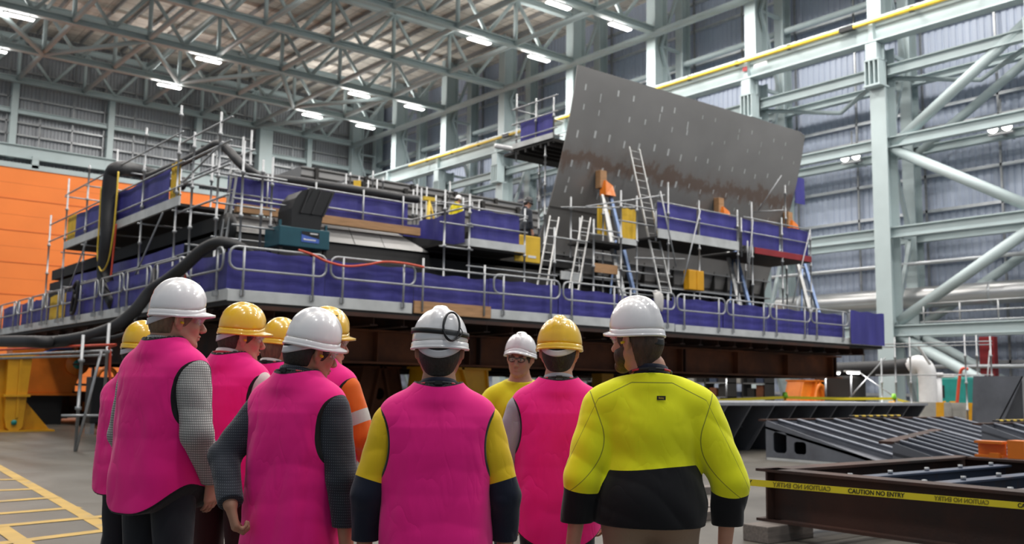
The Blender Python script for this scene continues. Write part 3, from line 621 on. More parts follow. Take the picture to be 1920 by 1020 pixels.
# raised platform behind the plate
dk = PZ(945, 292, 9.65)
scaffold('high mesh-fenced platform tucked behind the curved plate',
    [(20.55, 25.4, 9.3, 11.7), (20.55, 24.35, 9.6, 11.3), (20.6, 23.5, 9.6, 11.2), (20.6, 23.9, DK+2, 9.7), (22.3, 26.2, DK+2, 9.7), (21.2, 24.6, DK+2, 9.7)],
    [((20.5, 25.6, h), (20.5, 23.2, h)) for h in (11.15, 10.6, 10.05)]+[((20.5, 25.5, h), (22.8, 25.5, h)) for h in (11.15, 10.6)]+[((20.6, 23.9, h), (21.2, 24.6, h)) for h in (8.6, 7.7, 6.9)]+[((21.2, 24.6, h), (22.3, 26.2, h)) for h in (8.6, 7.7, 6.9)],
    [((20.5, 23.4, 9.62), (24, 25.5, 9.72)), ((dk.x, 25.5, 9.6), (24, max(dk.y, 26.2), 9.7))]+[((20.5, y, 9.5), (24, y+.08, 9.62)) for y in (23.6, 24.0, 24.4, 24.8, 25.2)], [((20.46, 23.4, 9.72), (20.5, 25.5, 9.9))])
sheet('mesh_sheet', (20.57, 25.2, 0), (20.57, 23.5, 0), 9.85, 10.65, M['blue'], 'blue mesh sheet on the high platform behind the curved plate', n=8)
tag(MB().tube([(dk.x+.8, 25.62, 9.79), (dk.x-.75, 25.75, 9.79)], .09, 8).build('tarpaulin_roll', M['white']), 'pale rolled sheet lying on the edge of the high platform', 'roll')
# raking props -----------------------------------------------------------------------
def prop(top, bot, lb):
    t = thing('raking_prop', lb, 'prop', (0, 0, 0), 0, 'raking props under the curved plate'); top = Vector(top); bot = Vector(bot); d = (top-bot).normalized()
    MB().box((top.x-.12, top.y-.02, top.z+.05), (.3, .26, .62)).build('timber_pad', M['wood'], t, bevel=.02)
    h = MB(); h.prism([top-d*.1+V(-.1, -.2, .1), top-d*.1+V(.24, -.2, -.05), top-d*.6+V(.26, -.2, 0), top-d*.6+V(-.2, -.2, 0)], (0, .3, 0)); h.build('orange_head', M['orange'], t)
    tag(t.children[-1], 'orange head bracket')
    for s in (-.24, .24): MB().bar(bot+V(s*1.5, 0, 0), top-d*.6+V(s*.8, 0, 0), .1, .13).build('leg', M['alu'] if s < 0 else M['prop_blue'], t)
    for k in (.2, .4, .6, .8): q_ = bot+(top-bot)*k; MB().tube([q_+V(-.3*(1-k*.4), 0, 0), q_+V(.3*(1-k*.4), 0, 0)], .03, 6).build('crossbar', M['alu'], t)
    MB().bar(bot+V(-.05, .12, 0), top-d*.7+V(-.02, .12, 0), .12, .06).build('rear_leg', M['galv'], t)
    MB().tube([bot+V(.45, .1, 0), top-d*1.1+V(.2, .05, 0)], .03, 6).build('blue_brace', M['prop_blue'], t)
    MB().tube([bot+V(-.9, .3, .1), top-d*2.4], .035, 6).build('blue_brace', M['prop_blue'], t)
for (a, b, lb) in (((1131, 341), (1190, 552), 'orange-headed raking prop beside the tall ladder'), ((1351, 390), (1408, 575), 'orange-headed raking prop between the two mesh-fenced bays'), ((1480, 415), (1540, 590), 'orange-headed raking prop at the outer end of the curved plate')):
    z0 = PY(*a, 23).z; yt = py(z0)-.25; p = PY(*a, yt); q = PY(*b, 20.9); q.z = DK+.05
    prop(p, q, lb)
# clutter on the deck
t = thing('tool_bin', 'bright orange-yellow pair of bins clipped to the scaffold tube', 'bin', PY(1301, 526, 20.8))
for s in (-.19, .19): MB().box((s, 0, 0), (.36, .25, .66)).build('bin_body', M['yellow'], t, bevel=.02)
MB().tube([(0, 0, -.4), (0, 0, -1.2)], .03, 6).build('stand', M['galv'], t)
o = MB(); rows = []
for j in range(9):
    f = j/8; rows.append([(20.98+i*.1, FY-.1-.06*math.sin(f*3.1)+(.12 if j < 1 else 0), DK+1.09-f*.62-.03*math.sin(i*1.7)) for i in range(5)])
tag(o.grid(rows, True).build('rag', M['cloth'], solid=.02), 'pale grey rag hung over the guardrail', 'rag')
# blower ---------------------------------------------------------------------------------
t = thing('fume_blower', 'teal fume blower box with a black curved hood at the hose corner', 'blower', (9.43, 20.2, 0))
MB().box2((0, 0, 4.62), (1.28, .8, 5.08)).build('housing', M['teal'], t, bevel=.02)
for x in (.05, .42, 1.22): MB().box((x, .1, 5.14), (.05, .06, .16)).build('lifting_lug', M['teal'], t)
for x in (.08, 1.2):
    for y in (.1, .7): MB().box2((x-.04, y-.04, DK), (x+.04, y+.04, 4.62)).build('leg', M['dark'], t)
hp = [(.28, 5.08), (.28, 5.5), (.36, 5.75), (.52, 5.95), (.75, 6.04), (1.33, 6.02), (1.08, 5.4), (1.03, 5.08)]
MB().prism([(a, .0, b) for a, b in hp], (0, .72, 0)).build('hood', M['black'], t)
MB().prism([(.8, -.02, 6.0), (1.3, -.02, 5.99), (1.04, -.02, 5.42), (.5, -.02, 5.42)], (0, .02, 0)).build('hood_mouth', M['black'], t)
for p, q in (((.72, 6.02), (.5, 5.42)), ((1.33, 6.02), (1.07, 5.4)), ((1.0, 6.01), (.78, 5.42))): MB().bar((p[0], -.03, p[1]), (q[0], -.03, q[1]), .03, .04).build('hood_rib', M['rubber'], t)
MB().box2((.55, -.012, 4.75), (1.0, 0, 5.0)).build('label_plate', M['bluecable'], t)
MB().prism([(.55, -.016, 4.93), (1.0, -.016, 4.85), (1.0, -.016, 5.0), (.55, -.016, 5.0)], (0, .004, 0)).build('label_band', M['black'], t)
MB().box((.86, -.02, 4.96), (.2, .006, .03)).build('label_print', M['white'], t)
MB().box((.76, -.014, 4.81), (.3, .006, .03)).build('label_print', M['white'], t)
MB().tube([(.62, -.018, 4.81), (.62, -.012, 4.81)], .025, 10).build('label_print', M['white'], t)
# hoses ------------------------------------------------------------------------------------
def hose(pts, r, m, label, cat='hose', n=12, steps=8): 
    return tag(MB().tube(spline(pts, steps), r, n).build('hose' if cat == 'hose' else cat, m), label, cat)
hz = [PZ(-300, 642, 2.3), PZ(0, 640, 2.31), V(5.1, 21.5, 2.33), V(6.0, 20.9, 2.36), V(7.0, 20.85, 2.65), V(7.55, 21.5, 3.3), V(7.75, 21.4, 3.72), V(7.85, 20.6, 4.15), V(7.95, 19.9, 4.55), V(8.4, 19.55, 4.62), V(8.9, 20.2, 4.4), V(9.3, 20.6, 3.9), V(9.4, 21, 3.5)]
hz = [PX(0, 640, 4.9), PX(-260, 640, 4.0)][::-1]+[PX(110, 640, 5.6), PX(200, 619, 6.35), PX(250, 585, 6.8), PX(283, 545, 7.1), PX(312, 526, 7.3), PX(345, 500, 7.5), PX(385, 465, 7.8), PX(425, 456, 8.1), V(8.9, 20.4, 4.25), V(9.2, 21.2, 3.5)]
h = hose(hz, .135, M['rubber'], 'thick black hose climbing over the guardrail at the deck corner')
hose([PX(20, 641, 5.0), PX(215, 632, 6.4), PX(258, 590, 7.0), PX(285, 545, 7.4), PX(290, 505, 7.9)], .045, M['rubber'], 'thin black cable hanging beneath the thick black hose', 'cable', 8)
hose([PX(345, 345, 10.6), PX(300, 333, 9.8), PX(250, 318, 8.9), PX(222, 316, 8.25), PX(209, 330, 8.1), PX(204, 380, 8.1), PX(202, 450, 8.1), PX(197, 520, 8.15), V(8.2, 27.9, DK+.3)], .22, M['rubber'], 'fat black trunk hanging over the raised side platform')
hose([PX(240, 318, 9.2), PX(275, 330, 9.2), PX(310, 318, 9.1), PX(345, 303, 9.0), PX(385, 282, 8.9), PX(410, 270, 8.9), PX(430, 284, 9.0), PX(447, 303, 9.05), PX(470, 322, 9.25)]+[PY(x, y, 22.3) for x, y in ((500, 333), (560, 340), (620, 349), (700, 361), (760, 371), (783, 374))], .11, M['rubber'], 'black hose draped over the tower rail and along the top of the mesh fence')
hose([PX(222, 322, 8.0), PX(218, 380, 7.95), PX(212, 440, 7.95), PX(203, 490, 7.95), PX(190, 508, 7.95), PX(183, 480, 7.95), PX(186, 420, 7.95), PX(190, 350, 7.95)], .025, M['yhose'], 'yellow air hose looped beside the hanging black trunk', n=6)
hose([PX(218, 420, 8.2), PX(213, 470, 8.2), PX(208, 520, 8.15)], .03, M['redhose'], 'red air hose hanging beside the black trunk', n=6)
hose([PX(355, 490, 7.95), PX(350, 510, 7.95), PX(345, 535, 7.95)], .03, M['redhose'], 'short red hose hanging on the corner guardrail', n=6)
hose([PY(x, y, 19.36) for x, y in ((560, 469), (585, 477), (612, 490), (650, 499), (690, 496), (720, 491), (760, 494), (795, 501))], .028, M['redhose'], 'red hose draped along the front guardrail', n=6)
hose([PX(142, 560, 7.9), PX(138, 540, 7.88), PX(147, 530, 7.88), PX(140, 580, 7.88), PX(133, 585, 7.88), PX(140, 545, 7.88)], .05, M['rubber'], 'coil of black hose hung on the side guardrail', n=8)
# upper works far back
for i, (q0, q1, Yb, dz, lb) in enumerate((((565, 322), (980, 372), 36, 1.6, 'long grey steel deckhouse block far back on the deck'), ((650, 345), (1010, 388), 31, 1.0, 'lower grey steel deckhouse block with tube posts before it'))):
    p, q = PY(*q0, Yb), PY(*q1, Yb); z1 = (p.z+q.z)/2
    t = thing('deckhouse_block', lb, 'hull', (0, 0, 0))
    MB().box2((p.x, Yb, 5.55), (q.x, Yb+3, z1)).build('shell', M['hull'], t)
    for k in range(4): MB().box2((p.x-.03, Yb-.06, z1-.12-.32*k), (q.x, Yb, z1-.06-.32*k)).build('stringer', M['dark'], t)
    for k in range(5): MB().box2((p.x+.6+k*(q.x-p.x)/5, Yb-.12, z1-1.4), (p.x+.75+k*(q.x-p.x)/5, Yb, z1)).build('bracket', M['dark'], t)
Yb = 28
post = [(648, 325, 365), (656, 323, 350), (673, 330, 352), (690, 338, 360), (698, 320, 370), (706, 336, 372), (717, 332, 368), (843, 340, 385), (817, 366, 395), (775, 355, 372), (782, 345, 372), (790, 352, 372), (800, 350, 372), (868, 370, 400), (885, 378, 400), (898, 375, 395)]
scaffold('cluster of short tube posts on the upper deck behind the mesh fence', [(PY(x, b, Yb).x, Yb, 5.55, PY(x, a, Yb).z) for x, a, b in post], [(PY(640, 348, Yb), PY(905, 392, Yb)), (PY(800, 385, Yb), PY(905, 375, Yb)), (PY(600, 358, Yb), PY(650, 342, Yb))])
sheet('mesh_sheet', PY(662, 360, 27.9).to_2d().to_3d(), PY(676, 360, 27.9).to_2d().to_3d(), 7.3, 8.3, M['yellow_sheet'], 'small yellow sheet among the short tube posts on the upper deck', n=4)
tag(MB().box2((17.2, 25.2, 5.55), (20.1, 27.2, 6.15)).build('staging_box', M['dark']), 'low dark staging under the worker on the upper deck', 'staging')
t = thing('lifting_davit', 'small yellow lifting post standing behind the mesh fence', 'davit', PY(803, 415, 25.0))
MB().tube([(0, 0, -1.2), (0, 0, .75)], .06, 8).build('post', M['yhose'], t)
MB().box((0, 0, .72), (.4, .12, .12)).build('head', M['yhose'], t); MB().bar((0, 0, -.0), (.5, 0, -.15), .12, .1).build('foot', M['yhose'], t); MB().tube([(.05, 0, .6), (.35, 0, -.3)], .03, 6).build('stay', M['yhose'], t)
# supports ---------------------------------------------------------------------------------------
def cradle(x, y, w, m, lb, top=2.0, rz=0., coil=False, top_w=.55):
    t = thing('support_cradle', lb, 'support', (x, y, 0), rz)
    a, b = w/2, w/2*top_w
    outer = [(-a, 0), (a, 0), (b, top), (-b, top)]
    for s, yy in ((1, -.35), (-1, .35)):
        holed(outer, [circ(0, 1.25, .16), circ(-.35, .5, .13), circ(.35, .5, .13)], .04, lambda p, q, r: (p, yy+r, q)).build('face_plate', m, t)
    MB().box2((-b-.05, -.5, top-.06), (b+.05, .5, top)).build('top_plate', m, t)
    MB().box2((-a-.05, -.5, 0), (a+.05, .5, .06)).build('base_plate', m, t)
    for k in (-1, 1):
        MB().prism([(k*a, -.42, 0), (k*b, -.42, top), (k*b, .42, top), (k*a, .42, 0)], (-k*.05, 0, 0)).build('end_plate', m, t)
        MB().bar((k*b*.1, -.43, top), (k*b*.85, -.43, .1), .08, .14, up=(0, 1, 0)).build('stiffener', m, t)
    if coil: MB().tube([(.1+.42*math.cos(i*.4), -.5, 1.05+.75*math.sin(i*.4)) for i in range(16)], .1, 8, closed=True).build('coiled_strop', M['orange'], t)
    return t
p = PY(842, 720, 21.9); cradle(p.x, 21.9, 2.55, M['yellow'], 'yellow triangular support cradle under the block behind the man with goggles on his helmet', top_w=.8)
p = PY(700, 720, 23.2); cradle(p.x, 23.2, 2.0, M['rust_lit'], 'brown shaded support cradle under the block next to the yellow one')
p = PY(1516, 720, 25); cradle(p.x, 25, 3.4, M['orange'], 'orange support cradle with a coiled strop under the far end of the block', top=2.0, coil=True)
for i, px in enumerate((600, 1130)):
    p = PY(px, 720, 24); t = thing('support_post', ('yellow support post under the block behind the man in the lime jumper' if i else 'dark yellow support post under the block between the helmets'), 'support', (p.x, 24, 0))
    MB().box2((-.28, -.25, 0), (.28, .25, 2.0)).build('post', M['yellow'], t); MB().box2((-.45, -.4, 0), (.45, .4, .05)).build('foot', M['yellow'], t)
# ================================================================== FLOOR LEVEL, OPEN SIDE
def frame_beam(p, q, h, w, m, tf=.03): return MB().ibeam(p, q, h, w, tf, .02)
# rusty beam frame with blue inner beams
t = thing('steel_frame', 'large rust-brown rectangular beam frame with blue-grey inner beams lying on timbers', 'frame', (0, 0, 0))
zt = .16; hh = .52
def fb(nm, p, q, m, h=hh, w=.26):
    MB().ibeam((p[0], p[1], zt+h/2), (q[0], q[1], zt+h/2), h, w, .028, .02).build(nm, m, t)
fb('edge_beam', (8.33, 6.1), (8.2, .6), M['rust'])
fb('edge_beam', (8.2, 6.05), (12.35, 6.05), M['rust'])
fb('edge_beam', (12.25, 6.0), (12.25, .6), M['rust'])
fb('edge_beam', (8.2, .7), (12.3, .7), M['rust'])
for k, y in enumerate((5.45, 4.68, 3.9, 3.1)):
    b = MB().ibeam((8.4, y, zt+.24), (12.1, y, zt+.24), .44, .17, .02, .016); b.build('inner_beam', M['bluebeam'], t)
    for j in range(5): MB().tube([(8.75+j*.75, y, zt+.46), (8.75+j*.75, y, zt+.50)], .025, 6).build('bolt', M['galv'], t.children[-1])
tag(t.children[-1], 'blue-grey inner beam')
for i, (x, y, lb) in enumerate(((8.05, 5.95, 'weathered timber block under the near corner of the rusty frame'), (8.05, 2.6, 'weathered timber block under the rusty frame beside the tape'), (12.0, 5.9, 'weathered timber block under the far corner of the rusty frame'), (12.0, 1.6, 'weathered timber block under the outer corner of the rusty frame'))):
    o = MB().box((0, 0, .08), (.75, .3, .16)).build('timber_block', M['timber'], bevel=.008); o.location = (x+.2, y, 0); tag(o, lb, 'block')
for i, (x, y, L, r, lb) in enumerate(((8.4, 7.3, 1.4, .1, 'loose dark plank on the floor beside the lime jumper'), (9.6, 7.9, 1.2, .5, 'second loose dark plank lying behind the first one'), (10.8, 9.2, .9, -.2, 'short dark offcut on the floor before the ribbed panel'))):
    o = MB().box((0, 0, .05), (L, .22, .1)).build('plank', M['timber'], bevel=.006); o.location = (x, y, 0); o.rotation_euler = (0, 0, r); tag(o, lb, 'plank')
# orange clamps on the frame
t = thing('beam_clamp', 'orange steel clamp blocks sitting on the rusty frame', 'clamp', (12.45, 5.75, zt+.52))
MB().ibeam((0, -.17, .10), (0, .17, .10), .20, .24, .03, .03).build('clamp_body', M['orange'], t); MB().box((.05, -.32, .11), (.26, .2, .22)).build('clamp_block', M['orange'], t); MB().box((-.16, -.1, -.05), (.05, .12, .22)).build('clamp_leg', M['orange'], t)
# caution tape in front of the frame
pa, pb, pc = EYE+ray(1330, 889)*5.6, EYE+ray(1392, 897)*6.0, EYE+ray(2060, 954.5)*6.4
t = thing('barrier_tape', 'yellow caution tape with black lettering stretched in front of the rusty frame', 'tape', (0, 0, 0))
L1 = (pc-pb); hgt = .045
dd = L1.normalized(); up = Vector((0, 0, 1)); up = (up-dd*up.dot(dd)).normalized(); nn = dd.cross(up)
rows = [[pa-up*.036, pb-up*hgt*.9, pc-up*hgt], [pa+up*.014, pb+up*.0, pc+up*.0]]
rows = [[a-(a-b)*0 for a, b in zip(r, r)] for r in rows]
MB().grid(rows).build('ribbon', M['tape'], t, solid=.001)
Lt = L1.length
def tape_text(s, body, m, mirror):
    c = pb+dd*s-up*.021+nn*(.004)
    X = dd*(-1 if mirror else 1); mw = Matrix(((X.x, up.x, nn.x, c.x), (X.y, up.y, nn.y, c.y), (X.z, up.z, nn.z, c.z), (0, 0, 0, 1)))
    o = text(body, 'lettering', m, .040, t, mw); return o
if (EYE-pb).dot(nn) < 0: nn = -nn
def s_at(px):   # distance along the tape seen at pixel column px
    best = 0; bd = 1e9
    for k in range(600):
        p = pb+dd*(Lt*1.02*k/600)-EYE; x = 960+F*p.dot(RT)/p.dot(FW)
        if abs(x-px) < bd: bd = abs(x-px); best = Lt*1.02*k/600
    return best
tape_text(s_at(1392), 'ENTRY', M['ink'], False)
tape_text(s_at(1503), 'CAUTION NO ENTRY', M['ink_back'], True)
tape_text(s_at(1643), 'CAUTION NO ENTRY', M['ink'], False)
tape_text(s_at(1803), 'CAUTION NO ENTRY', M['ink_back'], True)
tape_text(s_at(1958), 'CAUTION NO ENTRY', M['ink'], False)
# ramp-shaped stiffened panels
def ribbed_panel(name, label, x0, y0, ln, dep, h, n, rz=0., holes=True, trough=False, redge=True):
    t = thing(name, label, 'panel', (x0, y0, 0), rz)
    tri = [(0, 0.03), (dep, .03), (dep, .1), (0.0, h)]
    hl = [rrect(.16, .16, .50, h*.72, .08), rrect(.68, .16, .98, h*.5, .07)] if holes else []
    holed(tri, hl, .03, lambda a, b, c: (c, -a, b)).build('end_plate', M['panel'], t)
    holed(tri, [], .03, lambda a, b, c: (ln+c, -a, b)).build('end_plate', M['panel'], t)
    MB().prism([(0, -dep, .03), (0, -dep, .06), (0, 0, .06), (0, 0, .03)], (ln, 0, 0)).build('base_plate', M['panel'], t)
    MB().prism([(0, -dep-.02, .05), (0, -dep-.02, .12), (0, .03, h-.13), (0, .03, h-.18)], (ln, 0, 0)).build('face_plate', M['panel'], t)
    MB().prism([(.0, 0, h-.02), (0, .22, h-.02), (0, .22, h+.02), (0, 0, h+.02)], (ln, 0, 0)).build('back_flange', M['rust'] if redge else M['panel'], t)
    MB().box2((0, .0, 0), (ln, .03, h)).build('back_plate', M['panel'], t)
    MB().box2((-.02, -dep-.02, 0.0), (.02, .0, .05)).build('foot_bar', M['toe'], t)
    for i in range(n):
        x = ln*(i+.6)/n
        r = MB().prism([(x, .0, h-.18), (x, .0, h+.0), (x, -dep, .24), (x, -dep, .06)], (.025, 0, 0)).build('stiffener', M['panel'], t)
        MB().prism([(x-.03, 0, h), (x+.08, 0, h), (x+.08, -dep, .24), (x-.03, -dep, .24)], (0, 0, .022)).build('flange', M['primer'], r)
    return t
ribbed_panel('ribbed_panel', 'grey sloping ribbed steel panel with two window holes in its end plate', 17.6, 12.95, 8.6, 2.7, .84, 12)
ribbed_panel('ribbed_panel', 'grey ribbed steel panel set askew behind the rusty frame, rust-capped edge', 13.3, 7.55, 6.2, 1.9, .74, 7, math.radians(21), False)
ribbed_panel('ribbed_panel', 'grey ribbed steel panel beyond the orange clamps carrying a yellow and black chain', 20.4, 9.6, 7.5, 2.3, .85, 9, -.03, False)
# chain of yellow and black marking tape on panels
for (x, y, z, lb) in ((20.9, 13.0, .9, 'yellow and black chain lying on the window-holed ribbed panel'), (21.0, 9.65, .91, 'yellow and black chain lying on the panel beyond the orange clamps')):
    t = thing('marker_chain', lb, 'chain', (x, y, z))
    for k in range(14): MB().tube([(k*.16+.06*math.cos(a), .06*math.sin(a)-.06, .01) for a in [2*math.pi*j/8 for j in range(8)]], .022, 6, closed=True).build('link', M['yhose'] if k % 2 else M['black'], t)
# open cell block
t = thing('cellular_block', 'long grey open-celled steel block with a pale top plate behind the ribbed panels', 'steel block', (18.0, 14.4, 0))
ln = 9.2
MB().box2((-.6, -.05, 1.13), (ln, 3.2, 1.2)).build('top_plate', M['panel_edge'], t)
MB().box2((0, .9, .56), (ln, 3.2, .6)).build('mid_plate', M['panel'], t)
MB().box2((0, 3.1, 0), (ln, 3.2, 1.13)).build('back_plate', M['panel'], t)
for k in range(11):
    x = k*ln/10.2
    MB().prism([(x, -.05, 1.13), (x, 3.1, 1.13), (x, 3.1, .0), (x+.0, .75, .0)], (.05, 0, 0)).build('web_plate', M['panel'], t)
# concrete barriers with yellow bands
for i, (px, w, lb) in enumerate(((1722, 2.6, 'concrete barrier with yellow bands at the end of the open-celled block'), (1775, 2.4, 'concrete barrier with one broad yellow band beside the traffic cone'))):
    p = PX(px, 770, 37+i*.3); t = thing('concrete_barrier', lb, 'barrier', (p.x, p.y, 0), math.radians(-90))
    prof = [(-.3, 0), (.3, 0), (.3, .12), (.14, .4), (.10, 1.15), (-.10, 1.15), (-.14, .4), (-.3, .12)]
    MB().prism([(-w/2, a, b) for a, b in prof], (w, 0, 0)).build('barrier_body', M['concrete'], t)
    for s in ((-w/2+.25, w/2-.35) if i == 0 else (-.1, w/2-.2)):
        MB().prism([(s-.16, a*1.03, b*1.004) for a, b in prof], (.32, 0, 0)).build('painted_band', M['yellow'], t)
p = PX(1827, 790, 38); t = thing('traffic_cone', 'red-orange traffic cone beside the concrete barrier', 'cone', (p.x, p.y, 0))
MB().box((0, 0, .03), (.5, .5, .06)).build('base', M['redhose'], t); MB().tube([(0, 0, .06), (0, 0, 1.0)], [.19, .05], 16).build('cone', M['redhose'], t); MB().tube([(0, 0, .5), (0, 0, .68)], [.135, .10], 16).build('white_collar', M['white'], t)
# big grey folded plate at the edge
p = PX(1870, 780, 33); t = thing('folded_plate', 'tall grey triangular folded steel plate standing beyond the ribbed panels', 'steel plate', (p.x, p.y, 0))
MB().prism([(0, .9, 0), (0, .75, 2.1), (0, -.9, 2.1), (0, -.2, .6), (0, .2, 0)], (.06, 0, 0)).build('side_plate', M['panel'], t)
MB().prism([(0, -.9, 2.1), (2.0, -2.2, 2.1), (2.0, -1.6, 0), (0, .1, .3)], (0, .05, 0)).build('fold_plate', M['panel'], t)
MB().box2((0.0, -.95, .0), (.12, -.85, 2.1)).build('edge_bar', M['panel_edge'], t)
# scaffold on the floor by the wall
Xs = 36.0
def wx(px, py_): return PX(px, py_, Xs)
ps = [(1652, 672, 780), (1677, 632, 780), (1705, 632, 760), (1808, 627, 760), (1830, 628, 790), (1856, 630, 740)]
st = []
for a, b, c in ps:
    q = wx(a, b); st.append((q.x, q.y, 0, q.z))
q0, q1 = wx(1640, 646), wx(1860, 646)
scaffold('floor-standing scaffold rack in front of the laced column by the wall', st, [((Xs, q0.y, q0.z), (Xs, q1.y, q0.z)), ((Xs, q0.y, q0.z-.12), (Xs, q1.y, q0.z-.12)), ((Xs, q0.y, 2.2), (Xs, q1.y, 2.2))], braces=[((Xs, wx(1612, 700).y, 2.3), (Xs, wx(1680, 745).y, 1.3)), ((Xs, wx(1660, 672).y, 2.9), (Xs, wx(1590, 740).y, 1.2)), ((Xs, wx(1855, 640).y, 3.1), (Xs, wx(1842, 770).y, .2))])
# extraction pipes
p = PX(1738, 700, 38.5)
t = thing('extraction_duct', 'tall pale grey bent duct with a black hose end near the laced column', 'duct', (p.x, p.y, 0))
MB().tube(spline([(0, 0, 0), (0, 0, 2.0), (0, .05, 2.5), (0, .35, 2.72), (0, .7, 2.6)], 6), .36, 16).build('duct_pipe', M['white'], t)
MB().tube(spline([(0, .6, 2.65), (-.1, 1.6, 2.55), (-.3, 3.0, 2.5), (-.8, 5.0, 2.4)], 6), .34, 14).build('flexible_hose', M['rubber'], t)
p = PX(1757, 700, 39)
t = thing('extraction_duct', 'slim pale grey duct beside the tall bent one', 'duct', (p.x, p.y, 0))
MB().tube([(0, 0, 0), (0, 0, 2.3)], .17, 12).build('duct_pipe', M['white'], t); MB().tube([(0, 0, 2.2), (0, 0, 2.36)], .24, 12).build('duct_cap', M['white'], t)
tag(MB().bar(PX(1722, 650, 38), PX(1744, 683, 38), .09, .09).build('tube_light', M['alu']), 'slanting pale tube leaning over the bent duct', 'tube')
# teal machine
p = PX(1775, 735, 46)
t = thing('welding_set', 'teal-green wheeled welding set near the red post', 'machine', (p.x, p.y, 0))
MB().box((0, 0, 1.55), (1.2, 2.4, 1.5)).build('housing', M['teal2'], t, bevel=.1); MB().box((0, 0, .5), (1.4, 2.9, .3)).build('chassis', M['black'], t); MB().box((-.2, .2, 2.36), (.8, 1.8, .16)).build('top_panel', M['white'], t, bevel=.03)
for s in (-.9, .9):
    MB().tube([(-.75, s, .4), (-.5, s, .4)], .4, 16).build('wheel', M['black'], t)
MB().box((-.61, .3, 1.6), (.02, 1.0, .6)).build('grille', M['black'], t)
for i in range(3): MB().box((-.62, -.6+.5*i, 1.0), (.02, .3, .3)).build('outlet', M['yellow'], t)
hose([PX(1815, 692, 44), PX(1802, 695, 44), PX(1796, 740, 44), PX(1793, 790, 44)], .07, M['redhose'], 'red hose hanging by the teal welding set', n=6)
# back barrier tape on posts
def post_(px, py_, X, lb):
    p = PX(px, py_, X); t = thing('tape_post', lb, 'post', (p.x, p.y, 0))
    MB().tube([(0, 0, 0), (0, 0, 1.28)], .045, 8).build('stem', M['yellow'], t); MB().tube([(0, 0, 1.26), (0, 0, 1.46)], [.12, .08], 10).build('cap', M['lime'], t); MB().tube([(0, 0, 0), (0, 0, .05)], .2, 12).build('foot', M['black'], t); return p
a = post_(1472, 750, 30, 'yellow tape post with lime cap before the orange cradle'); b = post_(1677, 750, 36, 'yellow tape post with lime cap at the end of the open-celled block')
a.z = b.z = 1.27
tag(MB().grid([[PX(1300, 752, 24.5)+V(0, 0, dz-.02), a+V(0, 0, dz), (a+b)/2+V(0, 0, dz-.03), b+V(0, 0, dz), PX(1715, 757, 38)+V(0, 0, dz-.02)] for dz in (-.05, .05)]).build('barrier_tape', M['tape'], solid=.002), 'yellow barrier tape strung between the two lime-capped posts', 'tape')
# stores seen under the block
for i, (px, X, lb) in enumerate(((1330, 44, 'grey storage rack seen under the block beside the lime shoulder'), (1400, 46, 'grey storage rack seen under the block next to the orange cradle'), (1110, 40, 'grey storage rack seen under the block between the yellow post and helmet'))):
    p = PX(px, 735, X); t = thing('storage_rack', lb, 'rack', (p.x, p.y, 0), math.radians(-90))
    for x in (-1.6, 0, 1.6): MB().box2((x-.05, -.4, 0), (x+.05, .4, 3.0)).build('upright', M['dark'], t)
    for z in (.3, 1.1, 1.9, 2.7): MB().box2((-1.65, -.4, z), (1.65, .4, z+.06)).build('shelf', M['hull'], t)
    k = 0
    for z in (.36, 1.16, 1.96):
        for x in (-1.2, -.5, .45, 1.1):
            k += 1
            c = [M['dark'], M['bluebeam'], M['black'], M['concrete'], M['dark'], M['rust_lit']][(k*5+i) % 6]
            o = MB().box((0, 0, .25), (.5, .5, .3+.2*((k*7) % 3))).build('crate', c, bevel=.02); o.location = t.matrix_basis @ V(x, 0, z+.02) if False else (p.x+0, p.y-x, z+.1*((k*7) % 3)-.1+.0)
            tag(o, '%s crate, %s along the %s shelf of the rack %s' % (['black', 'blue-grey', 'matt black', 'pale grey', 'dark steel', 'rust-brown'][(k*5+i) % 6], ORD[(k-1) % 4], ['lowest', 'middle', 'top'][(k-1)//4], ['beside the lime shoulder', 'next to the orange cradle', 'by the yellow post'][i]), 'crate', 'crates on the racks under the block')
def strip(p, lb, L=1.6):
    t = thing('strip_light', lb, 'light', p, math.radians(0))
    MB().tube([(0, .12, .06), (0, .12, -p.z)], .04, 6).build('stand', M['black'], t); MB().box((0, .06, .06), (L+.1, .2, .06)).build('housing', M['white'], t); MB().tube([(-L/2, 0, 0), (L/2, 0, 0)], .05, 8).build('lamp_tube', M['lamp'], t)
    l = bpy.data.lights.new('strip_lamp', 'AREA'); l.shape = 'RECTANGLE'; l.size = L; l.size_y = .1; l.energy = 60; o = bpy.data.objects.new('strip_lamp', l); COL.objects.link(o); o.parent = t; o.location = (0, 0, -.08)
strip(PX(1552, 699, 34), 'glowing strip light hung under the far end of the block'); strip(PX(1600, 699, 35.5), 'short glowing strip light beside the longer one under the block', .8); strip(PX(1365, 706, 40), 'glowing strip light above a storage rack under the block')
# dark machine standing behind
p = PX(1575, 730, 38); t = thing('dark_cabinet', 'dark green covered cabinet beside the orange cradle', 'cabinet', (p.x, p.y, 0))
MB().box((0, 0, 1.15), (1.0, 2.0, 2.1)).build('cover', M['dark'], t, bevel=.12); MB().box((0, 0, .06), (1.1, 2.1, .12)).build('skid', M['black'], t)
